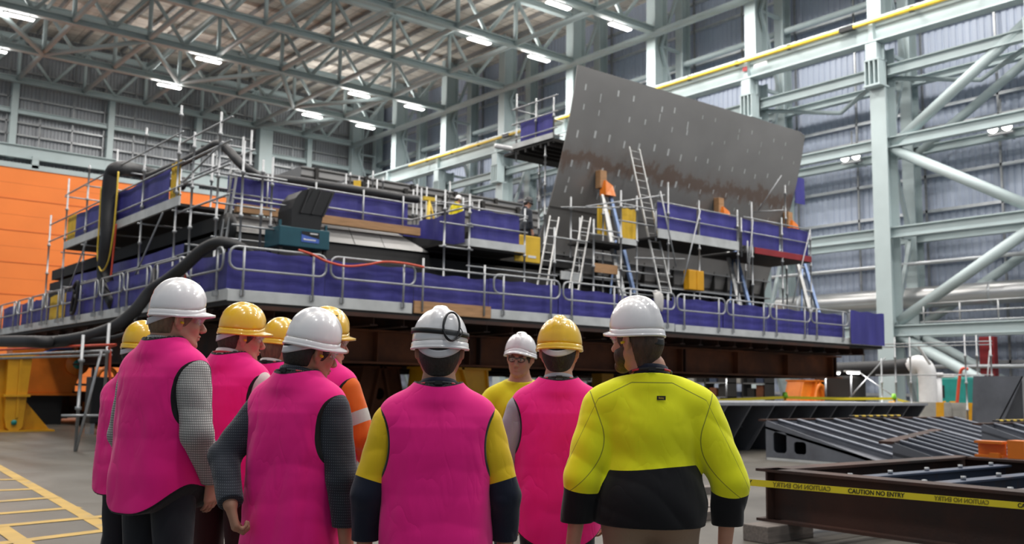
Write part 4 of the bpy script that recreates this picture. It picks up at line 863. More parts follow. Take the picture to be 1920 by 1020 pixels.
# ================================================================== FLOOR LEVEL, DOOR SIDE
# yellow pinned stand
t = thing('pinned_stand', 'big yellow pinned support stand with triangular base at the door side', 'support', (6.55, 31.0, 0))
def sp(a, b, c): return (a, c, b)
holed([(-1.5, 0), (.92, 0), (.0, 1.08), (-1.5, 1.08)], [], .06, lambda a, b, c: (a, c-.05, b)).build('base_gusset', M['yellow'], t)
col = [(-.42, 2.16), (.22, 2.16), (.10, .3)]+[(-.13+.23*math.cos(a), .22+.20*math.sin(a)) for a in [-.2-.28*k for k in range(10)]]+[(-.40, .4)]
holed(col, [], .3, lambda a, b, c: (a, -.35+c, b)).build('leg_plate', M['yellow'], t)
MB().box2((-1.6, -.45, 2.12), (.28, .5, 2.2)).build('top_plate', M['yellow'], t); MB().box2((-.48, -.45, 1.0), (.22, -.1, 1.07)).build('band_plate', M['yellow'], t)
MB().box2((-1.5, -.0, .05), (-.35, .3, 2.12)).build('rear_web', M['yellow'], t); MB().box2((-.12, -.39, .4), (-.05, -.34, 2.1)).build('rib', M['yellow'], t)
MB().tube([(-.15, -.42, .27), (-.15, .3, .27)], .075, 12).build('pin', M['teal2'], t); MB().box2((-1.55, -.4, 0), (.95, .5, .05)).build('base_plate', M['yellow'], t)
# orange transporter part
p = D_ = EYE+ray(100, 715)*33
t = thing('transport_jack', 'orange hydraulic transport jack with a round hinge behind the yellow stand', 'machine', (p.x, p.y, 0))
poly = [(-1.4, 1.05), (.55, 1.05), (.8, 1.75), (.8, 2.15), (.4, 2.5), (-1.4, 2.6)]
MB().prism([(a, -.3, b) for a, b in poly], (0, .9, 0)).build('arm_body', M['orange'], t, bevel=.03); MB().box2((-1.5, -.4, .98), (.8, .7, 1.06)).build('flange', M['orange'], t)
for y in (-.42, -.1, .2): MB().tube([(.62, y-.11, 2.05), (.62, y+.11, 2.05)], .38, 18).build('hinge_ring', M['orange'], t)
MB().bar((.7, -.1, 2.2), (.85, -.1, 2.75), .35, .3).build('hinge_lug', M['orange'], t); MB().tube([(.62, -.6, 2.05), (.62, -.5, 2.05)], .16, 12).build('pin', M['teal2'], t)
MB().tube(spline([(-.6, -.45, 2.35), (-.1, -.5, 2.55), (.4, -.45, 2.6)], 5), .04, 6).build('blue_hose', M['bluecable'], t); MB().box2((-1.2, -.1, 0), (.3, .5, 1.0)).build('pedestal', M['black'], t)
# brown ballast box
p = EYE+ray(108, 755)*35.5
t = thing('ballast_box', 'rust-brown steel ballast box on the floor behind the yellow stand', 'box', (p.x, p.y, 0), .1)
MB().box((0, 0, .62), (3.6, 1.3, .95)).build('box_body', M['rust_lit'], t, bevel=.03)
for x in (-1.5, 0, 1.5): MB().box((x, -.68, .6), (.25, .1, .95)).build('rib', M['rust'], t)
for x in (-1.2, 1.2): MB().box((x, 0, .08), (.3, 1.2, .16)).build('foot', M['rust'], t)
MB().box((1.0, -.66, .55), (.7, .03, .35)).build('painted_panel', M['orange'], t)
p = EYE+ray(118, 700)*37
t = thing('grated_trolley', 'dark cage trolley standing behind the brown ballast box', 'trolley', (p.x, p.y, 0))
for x in (-1.1, 0, 1.1): MB().box2((x-.05, -.05, 0), (x+.05, .05, 2.6)).build('upright', M['galv'], t)
for z in (.2, 1.3, 2.0, 2.55): MB().box2((-1.15, -.05, z), (1.15, .05, z+.09)).build('crossbar', M['galv'], t)
for x in (-.25, .35): MB().box2((x-.09, -.12, .9), (x+.09, -.06, 2.1)).build('timber', M['wood'], t)
# black cabinet with orange handle
p = EYE+ray(196, 745)*27.5
t = thing('power_box', 'black power box with a curved orange handle behind the checked shirt', 'box', (p.x, p.y, 0))
MB().box((0, 0, .95), (.9, .6, 1.3)).build('box_body', M['black'], t, bevel=.03); MB().tube([(-.25+.25*(1-math.cos(a)), -.1, 1.6+.25*math.sin(a)) for a in [math.pi*k/10 for k in range(11)]], .06, 8).build('handle', M['orange'], t)
for x in (-.35, .35): MB().box((x, 0, .15), (.12, .5, .3)).build('foot', M['galv'], t)
MB().box((.2, -.31, .45), (.4, .02, .06)).build('bar', M['galv'], t)
# scaffold rail carrying hoses
A0, A1 = PX(-260, 647, 3.7), PX(213, 654, 6.15)
A1.z = A0.z = 2.12
q = PX(200, 650, 6.1)
scaffold('long horizontal scaffold tube on raking legs at the door side', [(6.12, q.y, 1.2, 2.7), (5.75, q.y+.5, .0, 2.45)], [((A0.x, A0.y, 2.12), (6.2, q.y, 2.12)), ((A0.x, A0.y, 2.03), (6.2, q.y, 2.03)), ((5.4, q.y+.4, .75), (6.3, q.y+.3, .75))], braces=[((6.0, q.y, 2.1), (5.75, q.y+.45, 0.02))], r=.036)
hose([(A0.x, A0.y, 2.22), ((A0.x+6)/2, (A0.y+q.y)/2, 2.24), (5.9, q.y+.1, 2.22), (6.15, q.y, 2.15), (6.2, q.y, 1.6), (6.4, q.y+.2, .9)], .03, M['redhose'], 'red hose lying along the scaffold tube at the door side', n=6)
# floor markings
mk = MB()
def stripe(p, q, w):
    p = Vector((p[0], p[1], 0)); q = Vector((q[0], q[1], 0)); d = (q-p).normalized(); u = Vector((-d.y, d.x, 0))*w/2
    mk.add([p-u, p+u, q+u, q-u], [(0, 1, 2, 3)]); 
def fpt(x, y): p = PZ(x, y, .004); return (p.x, p.y)
stripe(fpt(-30, 860), fpt(240, 1012), .16)
for (a, b) in (((-40, 900), (48, 899)), ((-40, 921), (80, 916)), ((-40, 943), (112, 932)), ((-40, 966), (150, 951)), ((-40, 990), (196, 968)), ((-10, 1020), (215, 992))): stripe(fpt(*a), fpt(*b), .17)
stripe(fpt(0, 988), fpt(60, 1030), .16)
for i, p in enumerate(mk.v): mk.v[i] = (p[0], p[1], .004+.0012*(i//4 if i//4 < 1 else 1+(i//4) % 2))
o = mk.build('floor_marking', mat('worn_yellow_floor_paint', (.50, .31, .055), .5, 0, .12, 3, col2=(.26, .21, .13), c2=(.56, .72))); o['kind'] = 'structure'; o['label'] = 'yellow hatched walkway marking on the concrete'
# ================================================================== PEOPLE
class Field:
    """signed distance field on a grid, filled primitive by primitive with smooth joins"""
    def __init__(s, lo, hi, h):
        s.lo = np.array(lo, float); s.h = h; s.n = (np.ceil((np.array(hi)-s.lo)/h)+1).astype(int)
        s.ax = [(s.lo[i]+h*np.arange(s.n[i])).astype(np.float32) for i in range(3)]
        s.f = np.full(s.n, .2, np.float32)
    def box(s, a, b, m):
        i0 = np.maximum(np.floor((np.minimum(a, b)-m-s.lo)/s.h).astype(int), 0); i1 = np.minimum(np.ceil((np.maximum(a, b)+m-s.lo)/s.h).astype(int)+1, s.n)
        sl = tuple(slice(i0[k], max(i1[k], i0[k]+1)) for k in range(3))
        X, Y, Z = np.meshgrid(*[s.ax[k][sl[k]] for k in range(3)], indexing='ij'); return sl, X, Y, Z
    def put(s, sl, d, k, op):
        o = s.f[sl]
        if op == 'u':
            if k > 0: h = np.clip(.5+.5*(o-d)/k, 0, 1); r = o+(d-o)*h-k*h*(1-h)
            else: r = np.minimum(o, d)
        elif op == 's':
            d = -d
            if k > 0: h = np.clip(.5-.5*(o-d)/k, 0, 1); r = o+(d-o)*h+k*h*(1-h)
            else: r = np.maximum(o, d)
        s.f[sl] = r
    def cone(s, a, b, ra, rb, k=.02, op='u'):
        a = np.array(a, np.float32); b = np.array(b, np.float32)
        sl, X, Y, Z = s.box(a, b, max(ra, rb)+k+.03)
        d = b-a; L2 = float(d@d)+1e-9
        t = np.clip(((X-a[0])*d[0]+(Y-a[1])*d[1]+(Z-a[2])*d[2])/L2, 0, 1)
        q = np.sqrt((X-a[0]-t*d[0])**2+(Y-a[1]-t*d[1])**2+(Z-a[2]-t*d[2])**2)-(ra+(rb-ra)*t)
        s.put(sl, q, k, op)
    def ell(s, c, r, k=.02, rot=None, op='u'):
        c = np.array(c, np.float32); r = np.array(r, np.float32); R_ = float(r.max())
        sl, X, Y, Z = s.box(c-R_, c+R_, k+.03)
        x, y, z = X-c[0], Y-c[1], Z-c[2]
        if rot is not None:
            m = np.array(rot, np.float32); x, y, z = m[0, 0]*x+m[1, 0]*y+m[2, 0]*z, m[0, 1]*x+m[1, 1]*y+m[2, 1]*z, m[0, 2]*x+m[1, 2]*y+m[2, 2]*z
        k0 = np.sqrt((x/r[0])**2+(y/r[1])**2+(z/r[2])**2); k1 = np.sqrt((x/r[0]**2)**2+(y/r[1]**2)**2+(z/r[2]**2)**2)+1e-9
        s.put(sl, k0*(k0-1)/k1, k, op)
    def fn(s, g, k=.0, op='s'):
        X, Y, Z = np.meshgrid(*s.ax, indexing='ij'); s.put((slice(None),)*3, g(X, Y, Z).astype(np.float32), k, op)
    def add(s, g):
        X, Y, Z = np.meshgrid(*s.ax, indexing='ij', sparse=True); m = np.abs(s.f) < .05
        v = np.broadcast_to(g(X, Y, Z), s.f.shape); s.f[m] += v[m]
    def mesh(s):
        """surface nets"""
        f = s.f; f = np.pad(f, 1, constant_values=.2); lo = s.lo-s.h; ins = f < 0
        n = np.array(f.shape)-1
        c = [ins[a:a+n[0], b:b+n[1], d:d+n[2]] for a in (0, 1) for b in (0, 1) for d in (0, 1)]
        cnt = sum(q.astype(np.int8) for q in c); act = (cnt > 0) & (cnt < 8); idx = np.argwhere(act)
        vid = np.full(act.shape, -1, np.int64); vid[act] = np.arange(len(idx))
        acc = np.zeros((len(idx), 3)); w = np.zeros(len(idx))
        off = [(a, b, d) for a in (0, 1) for b in (0, 1) for d in (0, 1)]
        val = {o: f[idx[:, 0]+o[0], idx[:, 1]+o[1], idx[:, 2]+o[2]] for o in off}
        for o in off:
            for ax in range(3):
                if o[ax]: continue
                p = list(o); p[ax] = 1; p = tuple(p); a, b = val[o], val[p]; m = (a < 0) != (b < 0)
                t = np.zeros(len(a)); t[m] = a[m]/(a[m]-b[m])
                pt = np.tile(np.array(o, float), (len(a), 1)); pt[:, ax] += t; acc[m] += pt[m]; w[m] += 1
        vs = lo+(idx+acc/w[:, None])*s.h
        fs = []
        for ax in range(3):
            u, v = [(1, 2), (2, 0), (0, 1)][ax]
            sl0 = [slice(1, n[k]) for k in range(3)]; sl1 = list(sl0); sl0[ax] = slice(0, n[ax]); sl1[ax] = slice(1, n[ax]+1)
            A, B = ins[tuple(sl0)], ins[tuple(sl1)]; m = A != B; e = np.argwhere(m); st = A[m]
            base = np.zeros(3, int); e = e+np.array([0 if k == ax else 1 for k in range(3)])
            du = np.zeros(3, int); du[u] = 1; dv = np.zeros(3, int); dv[v] = 1
            q = [vid[tuple((e-o).T)] for o in (du*0, du, du+dv, dv)]
            q = np.stack(q, 1); q[~st] = q[~st][:, ::-1]; fs.append(q)
        return vs, np.concatenate(fs)
def field_obj(name, fld, m, parent, masks=None, smooth=1):
    vs, fs = fld.mesh(); nv = len(vs)
    me = bpy.data.meshes.new(name); me.vertices.add(nv); me.vertices.foreach_set('co', vs.astype(np.float32).ravel())
    me.loops.add(fs.size); me.loops.foreach_set('vertex_index', fs.astype(np.int32).ravel())
    me.polygons.add(len(fs)); me.polygons.foreach_set('loop_start', np.arange(0, fs.size, 4, dtype=np.int32)); me.polygons.foreach_set('use_smooth', np.ones(len(fs), bool))
    me.update(calc_edges=True); me.validate()
    for k, g in (masks or {}).items():
        a = me.attributes.new(k, 'FLOAT', 'POINT'); a.data.foreach_set('value', g(vs[:, 0], vs[:, 1], vs[:, 2]).astype(np.float32))
    me.materials.append(m)
    o = bpy.data.objects.new(name, me); COL.objects.link(o); o.parent = parent
    if smooth:
        b = o.modifiers.new('smooth', 'SMOOTH'); b.factor = .5; b.iterations = smooth
    return o
# cloth materials ------------------------------------------------------------------
def cloth(name, col, rough=.8, zones=(), wr=.28, pattern=None, wscale=(9, 9, 3.0)):
    """woven cloth; zones = [(attribute, colour)] painted where the attribute is above zero"""
    m = mat(name, col, rough, 0, .05, 6, spec=.25); n = m.node_tree.nodes; l = m.node_tree.links; b = n['Principled BSDF']
    out = b.inputs['Base Color'].links[0].from_socket
    if pattern:
        tc = n.new('ShaderNodeTexCoord'); sp = n.new('ShaderNodeSeparateXYZ'); l.new(tc.outputs['Object'], sp.inputs[0])
        pc, per, kind = pattern
        def line(src):
            a = n.new('ShaderNodeMath'); a.operation = 'MULTIPLY'; a.inputs[1].default_value = 1/per; l.new(src, a.inputs[0])
            q = n.new('ShaderNodeMath'); q.operation = 'FRACT'; l.new(a.outputs[0], q.inputs[0])
            g = n.new('ShaderNodeMath'); g.operation = 'LESS_THAN'; g.inputs[1].default_value = .34; l.new(q.outputs[0], g.inputs[0]); return g.outputs[0]
        h = n.new('ShaderNodeMath'); h.operation = 'ADD'; l.new(sp.outputs[0], h.inputs[0]); l.new(sp.outputs[1], h.inputs[1])
        z = line(sp.outputs[2]); u = line(h.outputs[0])
        mx = n.new('ShaderNodeMath'); mx.operation = 'MULTIPLY' if kind == 'dots' else 'MAXIMUM'; l.new(z, mx.inputs[0]); l.new(u, mx.inputs[1])
        k = n.new('ShaderNodeMixRGB'); l.new(mx.outputs[0], k.inputs[0]); l.new(out, k.inputs[1]); k.inputs[2].default_value = (*pc, 1); out = k.outputs[0]
    for zn in zones:
        at, c = zn[:2]
        a = n.new('ShaderNodeAttribute'); a.attribute_name = at; fac = a.outputs['Fac']
        if len(zn) > 2:
            q = n.new('ShaderNodeMath'); q.operation = 'ABSOLUTE'; l.new(fac, q.inputs[0]); w = n.new('ShaderNodeMath'); w.operation = 'SUBTRACT'; w.inputs[0].default_value = zn[2]; l.new(q.outputs[0], w.inputs[1]); fac = w.outputs[0]
        r = n.new('ShaderNodeMapRange'); r.inputs['From Min'].default_value = -.0006; r.inputs['From Max'].default_value = .0006; l.new(fac, r.inputs[0])
        k = n.new('ShaderNodeMixRGB'); l.new(r.outputs[0], k.inputs[0]); l.new(out, k.inputs[1]); k.inputs[2].default_value = (*c, 1); out = k.outputs[0]
    l.new(out, b.inputs['Base Color'])
    tc = n.new('ShaderNodeTexCoord'); mp = n.new('ShaderNodeMapping'); mp.inputs['Scale'].default_value = wscale; l.new(tc.outputs['Object'], mp.inputs[0])
    no = n.new('ShaderNodeTexNoise'); no.inputs['Scale'].default_value = 1.0; no.inputs['Detail'].default_value = 1.5; no.inputs['Distortion'].default_value = 1.1; l.new(mp.outputs[0], no.inputs[0])
    bp = n.new('ShaderNodeBump'); bp.inputs['Strength'].default_value = wr; bp.inputs['Distance'].default_value = .03; 
    sb = n.new('ShaderNodeMath'); sb.operation = 'SUBTRACT'; sb.inputs[1].default_value = .5; l.new(no.outputs['Fac'], sb.inputs[0])
    ab = n.new('ShaderNodeMath'); ab.operation = 'ABSOLUTE'; l.new(sb.outputs[0], ab.inputs[0])
    pw = n.new('ShaderNodeMath'); pw.operation = 'POWER'; pw.inputs[1].default_value = .7; l.new(ab.outputs[0], pw.inputs[0])
    n3 = n.new('ShaderNodeTexNoise'); n3.inputs['Scale'].default_value = 4.5; n3.inputs['Detail'].default_value = 1; l.new(tc.outputs['Object'], n3.inputs['Vector'])
    m3 = n.new('ShaderNodeMapRange'); m3.inputs['From Min'].default_value = .42; m3.inputs['From Max'].default_value = .62; l.new(n3.outputs['Fac'], m3.inputs[0])
    mm = n.new('ShaderNodeMath'); mm.operation = 'MULTIPLY'; l.new(pw.outputs[0], mm.inputs[0]); l.new(m3.outputs[0], mm.inputs[1])
    l.new(mm.outputs[0], bp.inputs['Height']); l.new(bp.outputs[0], b.inputs['Normal'])
    b.inputs['Sheen Weight'].default_value = .15
    return m
BLK = (.012, .012, .014)
PINK = (1.0, .013, .265)
M['vest'] = cloth('pink_vest_cloth', PINK, .75, [('edge', BLK)])
M['skin'] = mat('skin', (.56, .29, .20), .5, 0, .08, 14, spec=.35); M['skin'].node_tree.nodes['Principled BSDF'].inputs['Subsurface Weight'].default_value = .12
M['skin'].node_tree.nodes['Principled BSDF'].inputs['Subsurface Radius'].default_value = (.01, .004, .002)
M['skin_tan'] = mat('skin_tan', (.42, .21, .135), .5, 0, .08, 14, spec=.35)
M['hair_brown'] = mat('brown_hair', (.060, .034, .020), .6, 0, .35, 60, bump=.6, bscale=160, stretch=(1, 1, .25))
M['hair_fair'] = mat('fair_brown_hair', (.17, .105, .06), .6, 0, .35, 60, bump=.6, bscale=160, stretch=(1, 1, .25))
M['hair_dark'] = mat('dark_hair', (.022, .016, .013), .6, 0, .3, 60, bump=.6, bscale=160, stretch=(1, 1, .25))
M['hat_white'] = mat('white_helmet_shell', (.88, .85, .85), .3, 0, .02, 2, coat=1.)
M['hat_yellow'] = mat('yellow_helmet_shell', (.88, .53, .015), .3, 0, .03, 2, coat=1.)
for _k in ('hat_white', 'hat_yellow'): M[_k].node_tree.nodes['Principled BSDF'].inputs['Coat Roughness'].default_value = .09
M['hat_black'] = mat('black_welding_hood', (.02, .02, .022), .4, 0, .1, 4)
M['band'] = mat('helmet_headband', (.62, .60, .62), .5, 0, .05, 5)
M['lens'] = mat('clear_lens', (.92, .95, .97), .05, 0, .01, 2, trans=.9, alpha=.35)
M['eye'] = mat('eye_white', (.75, .73, .70), .25, 0, .03, 9)
M['iris'] = mat('iris', (.08, .06, .05), .2, 0, .1, 9)
M['plug'] = mat('ear_plug_foam', (.85, .55, .02), .7, 0, .05, 9)
M['lanyard'] = mat('black_lanyard', (.015, .015, .017), .6, 0, .1, 9)
M['lan_red'] = mat('red_lanyard_print', (.55, .03, .05), .5, 0, .1, 9)
M['trousers'] = cloth('charcoal_trousers', (.022, .024, .030), .85)
M['maroon'] = cloth('maroon_trousers', (.040, .012, .012), .85)
M['khaki'] = cloth('khaki_trousers', (.30, .21, .145), .85)
M['boot'] = mat('work_boot', (.05, .035, .025), .6, 0, .2, 9)
M['check_shirt'] = cloth('checked_shirt', (.50, .49, .47), .85, pattern=((.15, .15, .145), .0105, 'grid'))
M['white_shirt'] = cloth('white_shirt', (.72, .66, .63), .85)
M['dark_shirt'] = cloth('dark_dotted_shirt', (.022, .026, .036), .85, pattern=((.10, .11, .13), .011, 'dots'))
M['grey_shirt'] = cloth('grey_shirt', (.36, .35, .38), .85)
M['yn_shirt'] = cloth('yellow_navy_shirt', (.85, .56, .015), .8, [('cuffzone', (.010, .013, .028))])
M['orange_shirt'] = cloth('orange_shirt', (.80, .14, .012), .8, [('band', (.55, .52, .47))])
M['lime_jumper'] = cloth('lime_black_jumper', (.93, .93, .015), .85, [('seam', (.30, .31, .03), .0022), ('seam_top', (.30, .31, .03), .0022), ('lower', (.008, .008, .010))], .24)
M['hivis_shirt'] = cloth('hivis_yellow_navy_shirt', (.85, .70, .015), .8, [('cuffzone', (.010, .013, .028))])
M['navy'] = cloth('navy_collar', (.010, .013, .028), .85)

def nrm(v): v = np.array(v, float); return v/np.linalg.norm(v)
def wave(seed, amp, kz=6., kx=22., n=5):
    r = random.Random(seed); W = [(r.uniform(-kx, kx), r.uniform(-kx, kx), r.uniform(-kz, kz), r.uniform(0, 6.3), r.uniform(.5, 1)) for _ in range(n)]
    return lambda X, Y, Z: sum(a*np.sin(p*X+q*Y+s*Z+f+1.2*np.sin(5*Z+f)) for p, q, s, f, a in W)*amp/n*1.6

HEAD_C = np.array([0, .015, 1.655]); NECK = np.array([0, -.02, 1.56])
def head_rot(yaw, pitch, roll=0):
    # yaw > 0 turns to the person's right, pitch > 0 looks down
    return np.array((Matrix.Rotation(-math.radians(yaw), 3, 'Z') @ Matrix.Rotation(-math.radians(pitch), 3, 'X') @ Matrix.Rotation(math.radians(roll), 3, 'Y')))

def add_torso(F_, g, inf=0., k=.05, low=.8):
    gx = 1+(g-1); i = inf
    F_.ell((0, 0, .98), (.165*gx+i, .118*g+i, .14+i), 0)
    F_.ell((0, .01*g, 1.12), (.152*gx+i, .112*g+i, .16+i), k)
    F_.ell((0, 0, 1.28), (.166*gx+i, .12*g+i, .17+i), k)
    F_.cone((-.125*gx, -.012, 1.385), (.125*gx, -.012, 1.385), .062*g+i, .062*g+i, k)
    for s in (-1, 1): F_.cone((s*.025, -.02, 1.475), (s*.145*gx, -.012, 1.395), .05+i, .05+i, .04)
    F_.cone((0, -.018, 1.46), (0, -.014, 1.545), .085+i*.5, .064+i*.5, .05)
def add_arm(F_, arm, inf=0., k=.03, rs=(.054, .042, .030), wristcut=0.):
    S, E, W_ = arm['S'], arm['E'], arm['W']
    F_.cone(S, E, rs[0]+inf, rs[1]+inf, k); F_.cone(E, W_, rs[1]+inf*.95, rs[2]+inf*.8, k*.6)
def add_hand(F_, arm, side):
    hd = nrm(arm.get('hd', np.array(arm['W'])-np.array(arm['E']))); pn = np.array(arm.get('pn', (-side, 0, 0)), float); pn = nrm(pn-hd*(pn@hd))
    ac = np.cross(hd, pn)*side     # towards the thumb
    W_ = np.array(arm['W']); cl = arm.get('curl', .35)
    lens = [.072, .080, .075, .060]; offs = [.030, .010, -.010, -.029]
    for L, o, r in zip(lens, offs, (.0092, .0095, .0092, .0082)):
        kn = W_+hd*(.098-abs(o-.008)*.25)+ac*o
        F_.cone(W_+hd*.012+ac*o*.55, kn, .0165, .0125, .012)
        d = hd; p = kn
        for j, f in enumerate((.45, .32, .26)):
            an = cl*(.8, 1.2, .9)[j]
            d = nrm(d*math.cos(an)+pn*math.sin(an)); q = p+d*L*f*1.0
            F_.cone(p, q, r*(1-.07*j), r*(1-.07*(j+1)), .004); p = q
            pn = nrm(pn-d*(pn@d))
        pn = np.array(arm.get('pn', (-side, 0, 0)), float); pn = nrm(pn-hd*(pn@hd))
    b = W_+hd*.030+ac*.022; d = nrm(hd*.75+ac*.62+pn*.35); q = b+d*.042
    F_.cone(b, q, .0145, .0115, .012); d2 = nrm(hd*.9+ac*.28+pn*.4); F_.cone(q, q+d2*.032, .0108, .0098, .005); F_.cone(q+d2*.032, q+d2*.032+nrm(d2+pn*.3)*.022, .0098, .0082, .004)
def add_head(F_, Rm, beard=False):
    P = lambda x, y, z: NECK+Rm@(HEAD_C-NECK+np.array([x, y, z]))
    F_.cone((0, -.012, 1.50), P(0, -.012, -.06), .062, .058, .03)
    F_.ell(P(0, -.014, .035), (.076, .097, .088), .03, Rm)
    F_.ell(P(0, -.030, -.012), (.069, .082, .066), .03, Rm)
    F_.ell(P(0, .032, -.028), (.063, .064, .083), .03, Rm)
    F_.cone(P(0, .02, -.068), P(0, .06, -.094), .048, .027, .025)
    F_.ell(P(0, .080, -.100), (.020, .014, .014), .015, Rm)
    for s in (-1, 1):
        F_.ell(P(s*.040, .058, -.020), (.024, .026, .022), .02, Rm)                 # cheek
        F_.cone(P(s*.060, .0, -.045), P(s*.035, .055, -.088), .018, .016, .02)       # jaw line
        F_.ell(P(s*.030, .099, .012), (.017, .014, .011), .010, Rm, 's')              # eye socket
        F_.ell(P(s*.024, .088, .030), (.026, .012, .008), .012, Rm)                   # brow
        F_.ell(P(s*.011, .107, -.034), (.009, .010, .008), .006, Rm)                  # nostril wing
        F_.ell(P(s*.082, -.010, -.002), (.013, .021, .035), .005, Rm)                 # ear
        F_.ell(P(s*.095, -.022, .005), (.008, .011, .029), .005, Rm)
        F_.ell(P(s*.101, -.008, .002), (.010, .011, .019), .004, Rm, 's')
        F_.cone(P(s*.080, -.006, -.034), P(s*.078, -.004, -.02), .008, .009, .005)
    F_.cone(P(0, .092, .014), P(0, .118, -.026), .009, .0125, .012)                   # nose
    F_.ell(P(0, .095, -.056), (.023, .011, .0058), .006, Rm); F_.ell(P(0, .092, -.069), (.020, .011, .0065), .006, Rm)
    F_.ell(P(0, .106, -.0625), (.022, .006, .0018), .003, Rm, 's')
def helmet(parent, Rm, m, goggles=False, name_band='band', tilt=0.):
    """hard hat built in head space: shell with ridge, rim band and peak, inner harness band at the nape"""
    T = Matrix.Rotation(math.radians(-tilt), 3, 'X'); Rq = Matrix([[float(v) for v in r] for r in Rm])
    def tf(x, y, z): return Vector(NECK)+Rq @ (Vector(HEAD_C-NECK)+T @ Vector((x, y, z)))
    nth, nu = 56, 20; rows = []
    Z0, ZT, A, B, CY = .058, .190, .113, .117, -.008
    for i in range(nu+1):
        u = i/nu; al = u*math.pi/2; rad = math.sin(al)**.93; zz = max(math.cos(al), 0)**.92; row = []
        for j in range(nth):
            th = 2*math.pi*j/nth; sx, sy = math.sin(th), math.cos(th)
            x, y = A*rad*sx, B*rad*sy; zr = Z0-.014+.030*max(0, sy)**1.6-.002*abs(sx); z = zr+(ZT-zr)*zz
            rg = max(0, 1-(abs(x)/.030)**8)*(.0095 if u < .8 else .0095*max(0, (1-u)/.2))*(1 if sy > -.95 or u < .7 else .6)
            z += rg*(.6+.4*zz); y += rg*sy*.6*rad
            g = math.exp(-((abs(x)-.040)/.006)**2)*(.0035 if .15 < u < .8 else 0); z -= g
            row.append((x, y+CY, z))
        rows.append(row)
    def rim(out, dz, peak, pdz):
        row = []
        for j in range(nth):
            th = 2*math.pi*j/nth; sx, sy = math.sin(th), math.cos(th); pk = max(0, (sy-.25)/.75)**.8 if sy > .25 else 0
            x = (A+out)*sx*(1-.10*pk); y = (B+out)*sy+peak*pk*(1-.35*abs(sx)); row.append((x, y+CY, Z0-.014+.030*max(0, sy)**1.6-.002*abs(sx)+dz-pdz*pk))
        return row
    rows += [rim(.0, .004, 0, 0), rim(.0025, .001, 0, 0), rim(.0035, -.012, 0, 0), rim(.005, -.020, .0, 0), rim(.007, -.021, .044, .007), rim(.006, -.025, .046, .010), rim(.0, -.021, .0, .0), rim(-.004, -.008, 0, 0)]
    mb = MB(); top = [tf(*p) for p in rows[0]]
    mb.grid([[tf(*p) for p in r] for r in rows[1:]], True, True)
    c = len(mb.v); mb.v.append(tuple(tf(0, CY, ZT+.0075)))
    for j in range(nth): mb.f.append((c, (j+1) % nth, j)); mb.mi.append(0); mb.smooth.append(True)
    hat = mb.build('hard_hat', m, parent, solid=-.003)
    for k in (-.012, .0, .012, .024):
        p = tf(0, .035+k*1.6, ZT-.0045); MB().tube([p+Rq @ V(-.012, 0, 0), p+Rq @ V(.012, 0, 0)], .0028, 6).build('vent_slot', M['black'], hat)
    # headband strap dipping to the nape
    rows = []
    for i in range(5):
        f = i/4; row = []
        for j in range(36):
            th = math.radians(-150+300*j/35)+math.pi; sx, sy = math.sin(th), math.cos(th); back = max(0, -sy)
            zb = .042-.048*back**1.5; h = .030
            row.append(tf(.089*sx*(1+.02*f), .117*sy-.012-.003*back, zb-h*f+.012))
        rows.append(row)
    MB().grid(rows, True).build('headband', M[name_band], hat, solid=.003)
    if goggles:
        pts = [tf((A+.009)*math.sin(a), (B+.008)*math.cos(a)+CY, .035+.012*math.sin(a*2)) for a in [2*math.pi*i/40 for i in range(40)]]
        mb = MB(); rr = []
        for i in range(41):
            a = 2*math.pi*i/40; k = .019 if math.cos(a) < .2 else .019
            rr.append([tf((A+.0075)*math.sin(a), (B+.0075)*math.cos(a)+CY, Z0+.026-.010*math.sin(a)+dz) for dz in (-.011, .011)])
        mb.grid(rr, True); mb.build('goggle_strap', M['black'], hat, solid=.003)
        mb = MB(); g0 = []
        for i in range(26):
            a = 2*math.pi*i/26; x = .050+.032*math.cos(a); z = Z0+.048+.060*math.sin(a); y = -math.sqrt(max(0.01, 1-(x/(A+.01))**2-max(0, (z-Z0)/(ZT-Z0+.01))**2.4))*(B+.014)+CY
            g0.append(tf(x, y, z))
        mb.tube(g0, .0045, 6, closed=True); mb.build('goggle_frame', M['black'], hat)
        cc = sum(g0, Vector())/len(g0); mb = MB(); mb.add([cc+Rq @ V(.0, -.012, .004)]+g0, [(0, 1+i, 1+(i+1) % 26) for i in range(26)], True); mb.build('goggle_lens', M['lens'], hat)
        MB().tube(spline([g0[0], g0[0]+Rq @ V(.012, -.004, -.03), g0[20]+Rq @ V(.0, -.01, .0), g0[17]+Rq @ V(-.012, -.004, .03), g0[9]], 5), .0022, 6).build('goggle_cord', M['black'], hat)
    return hat
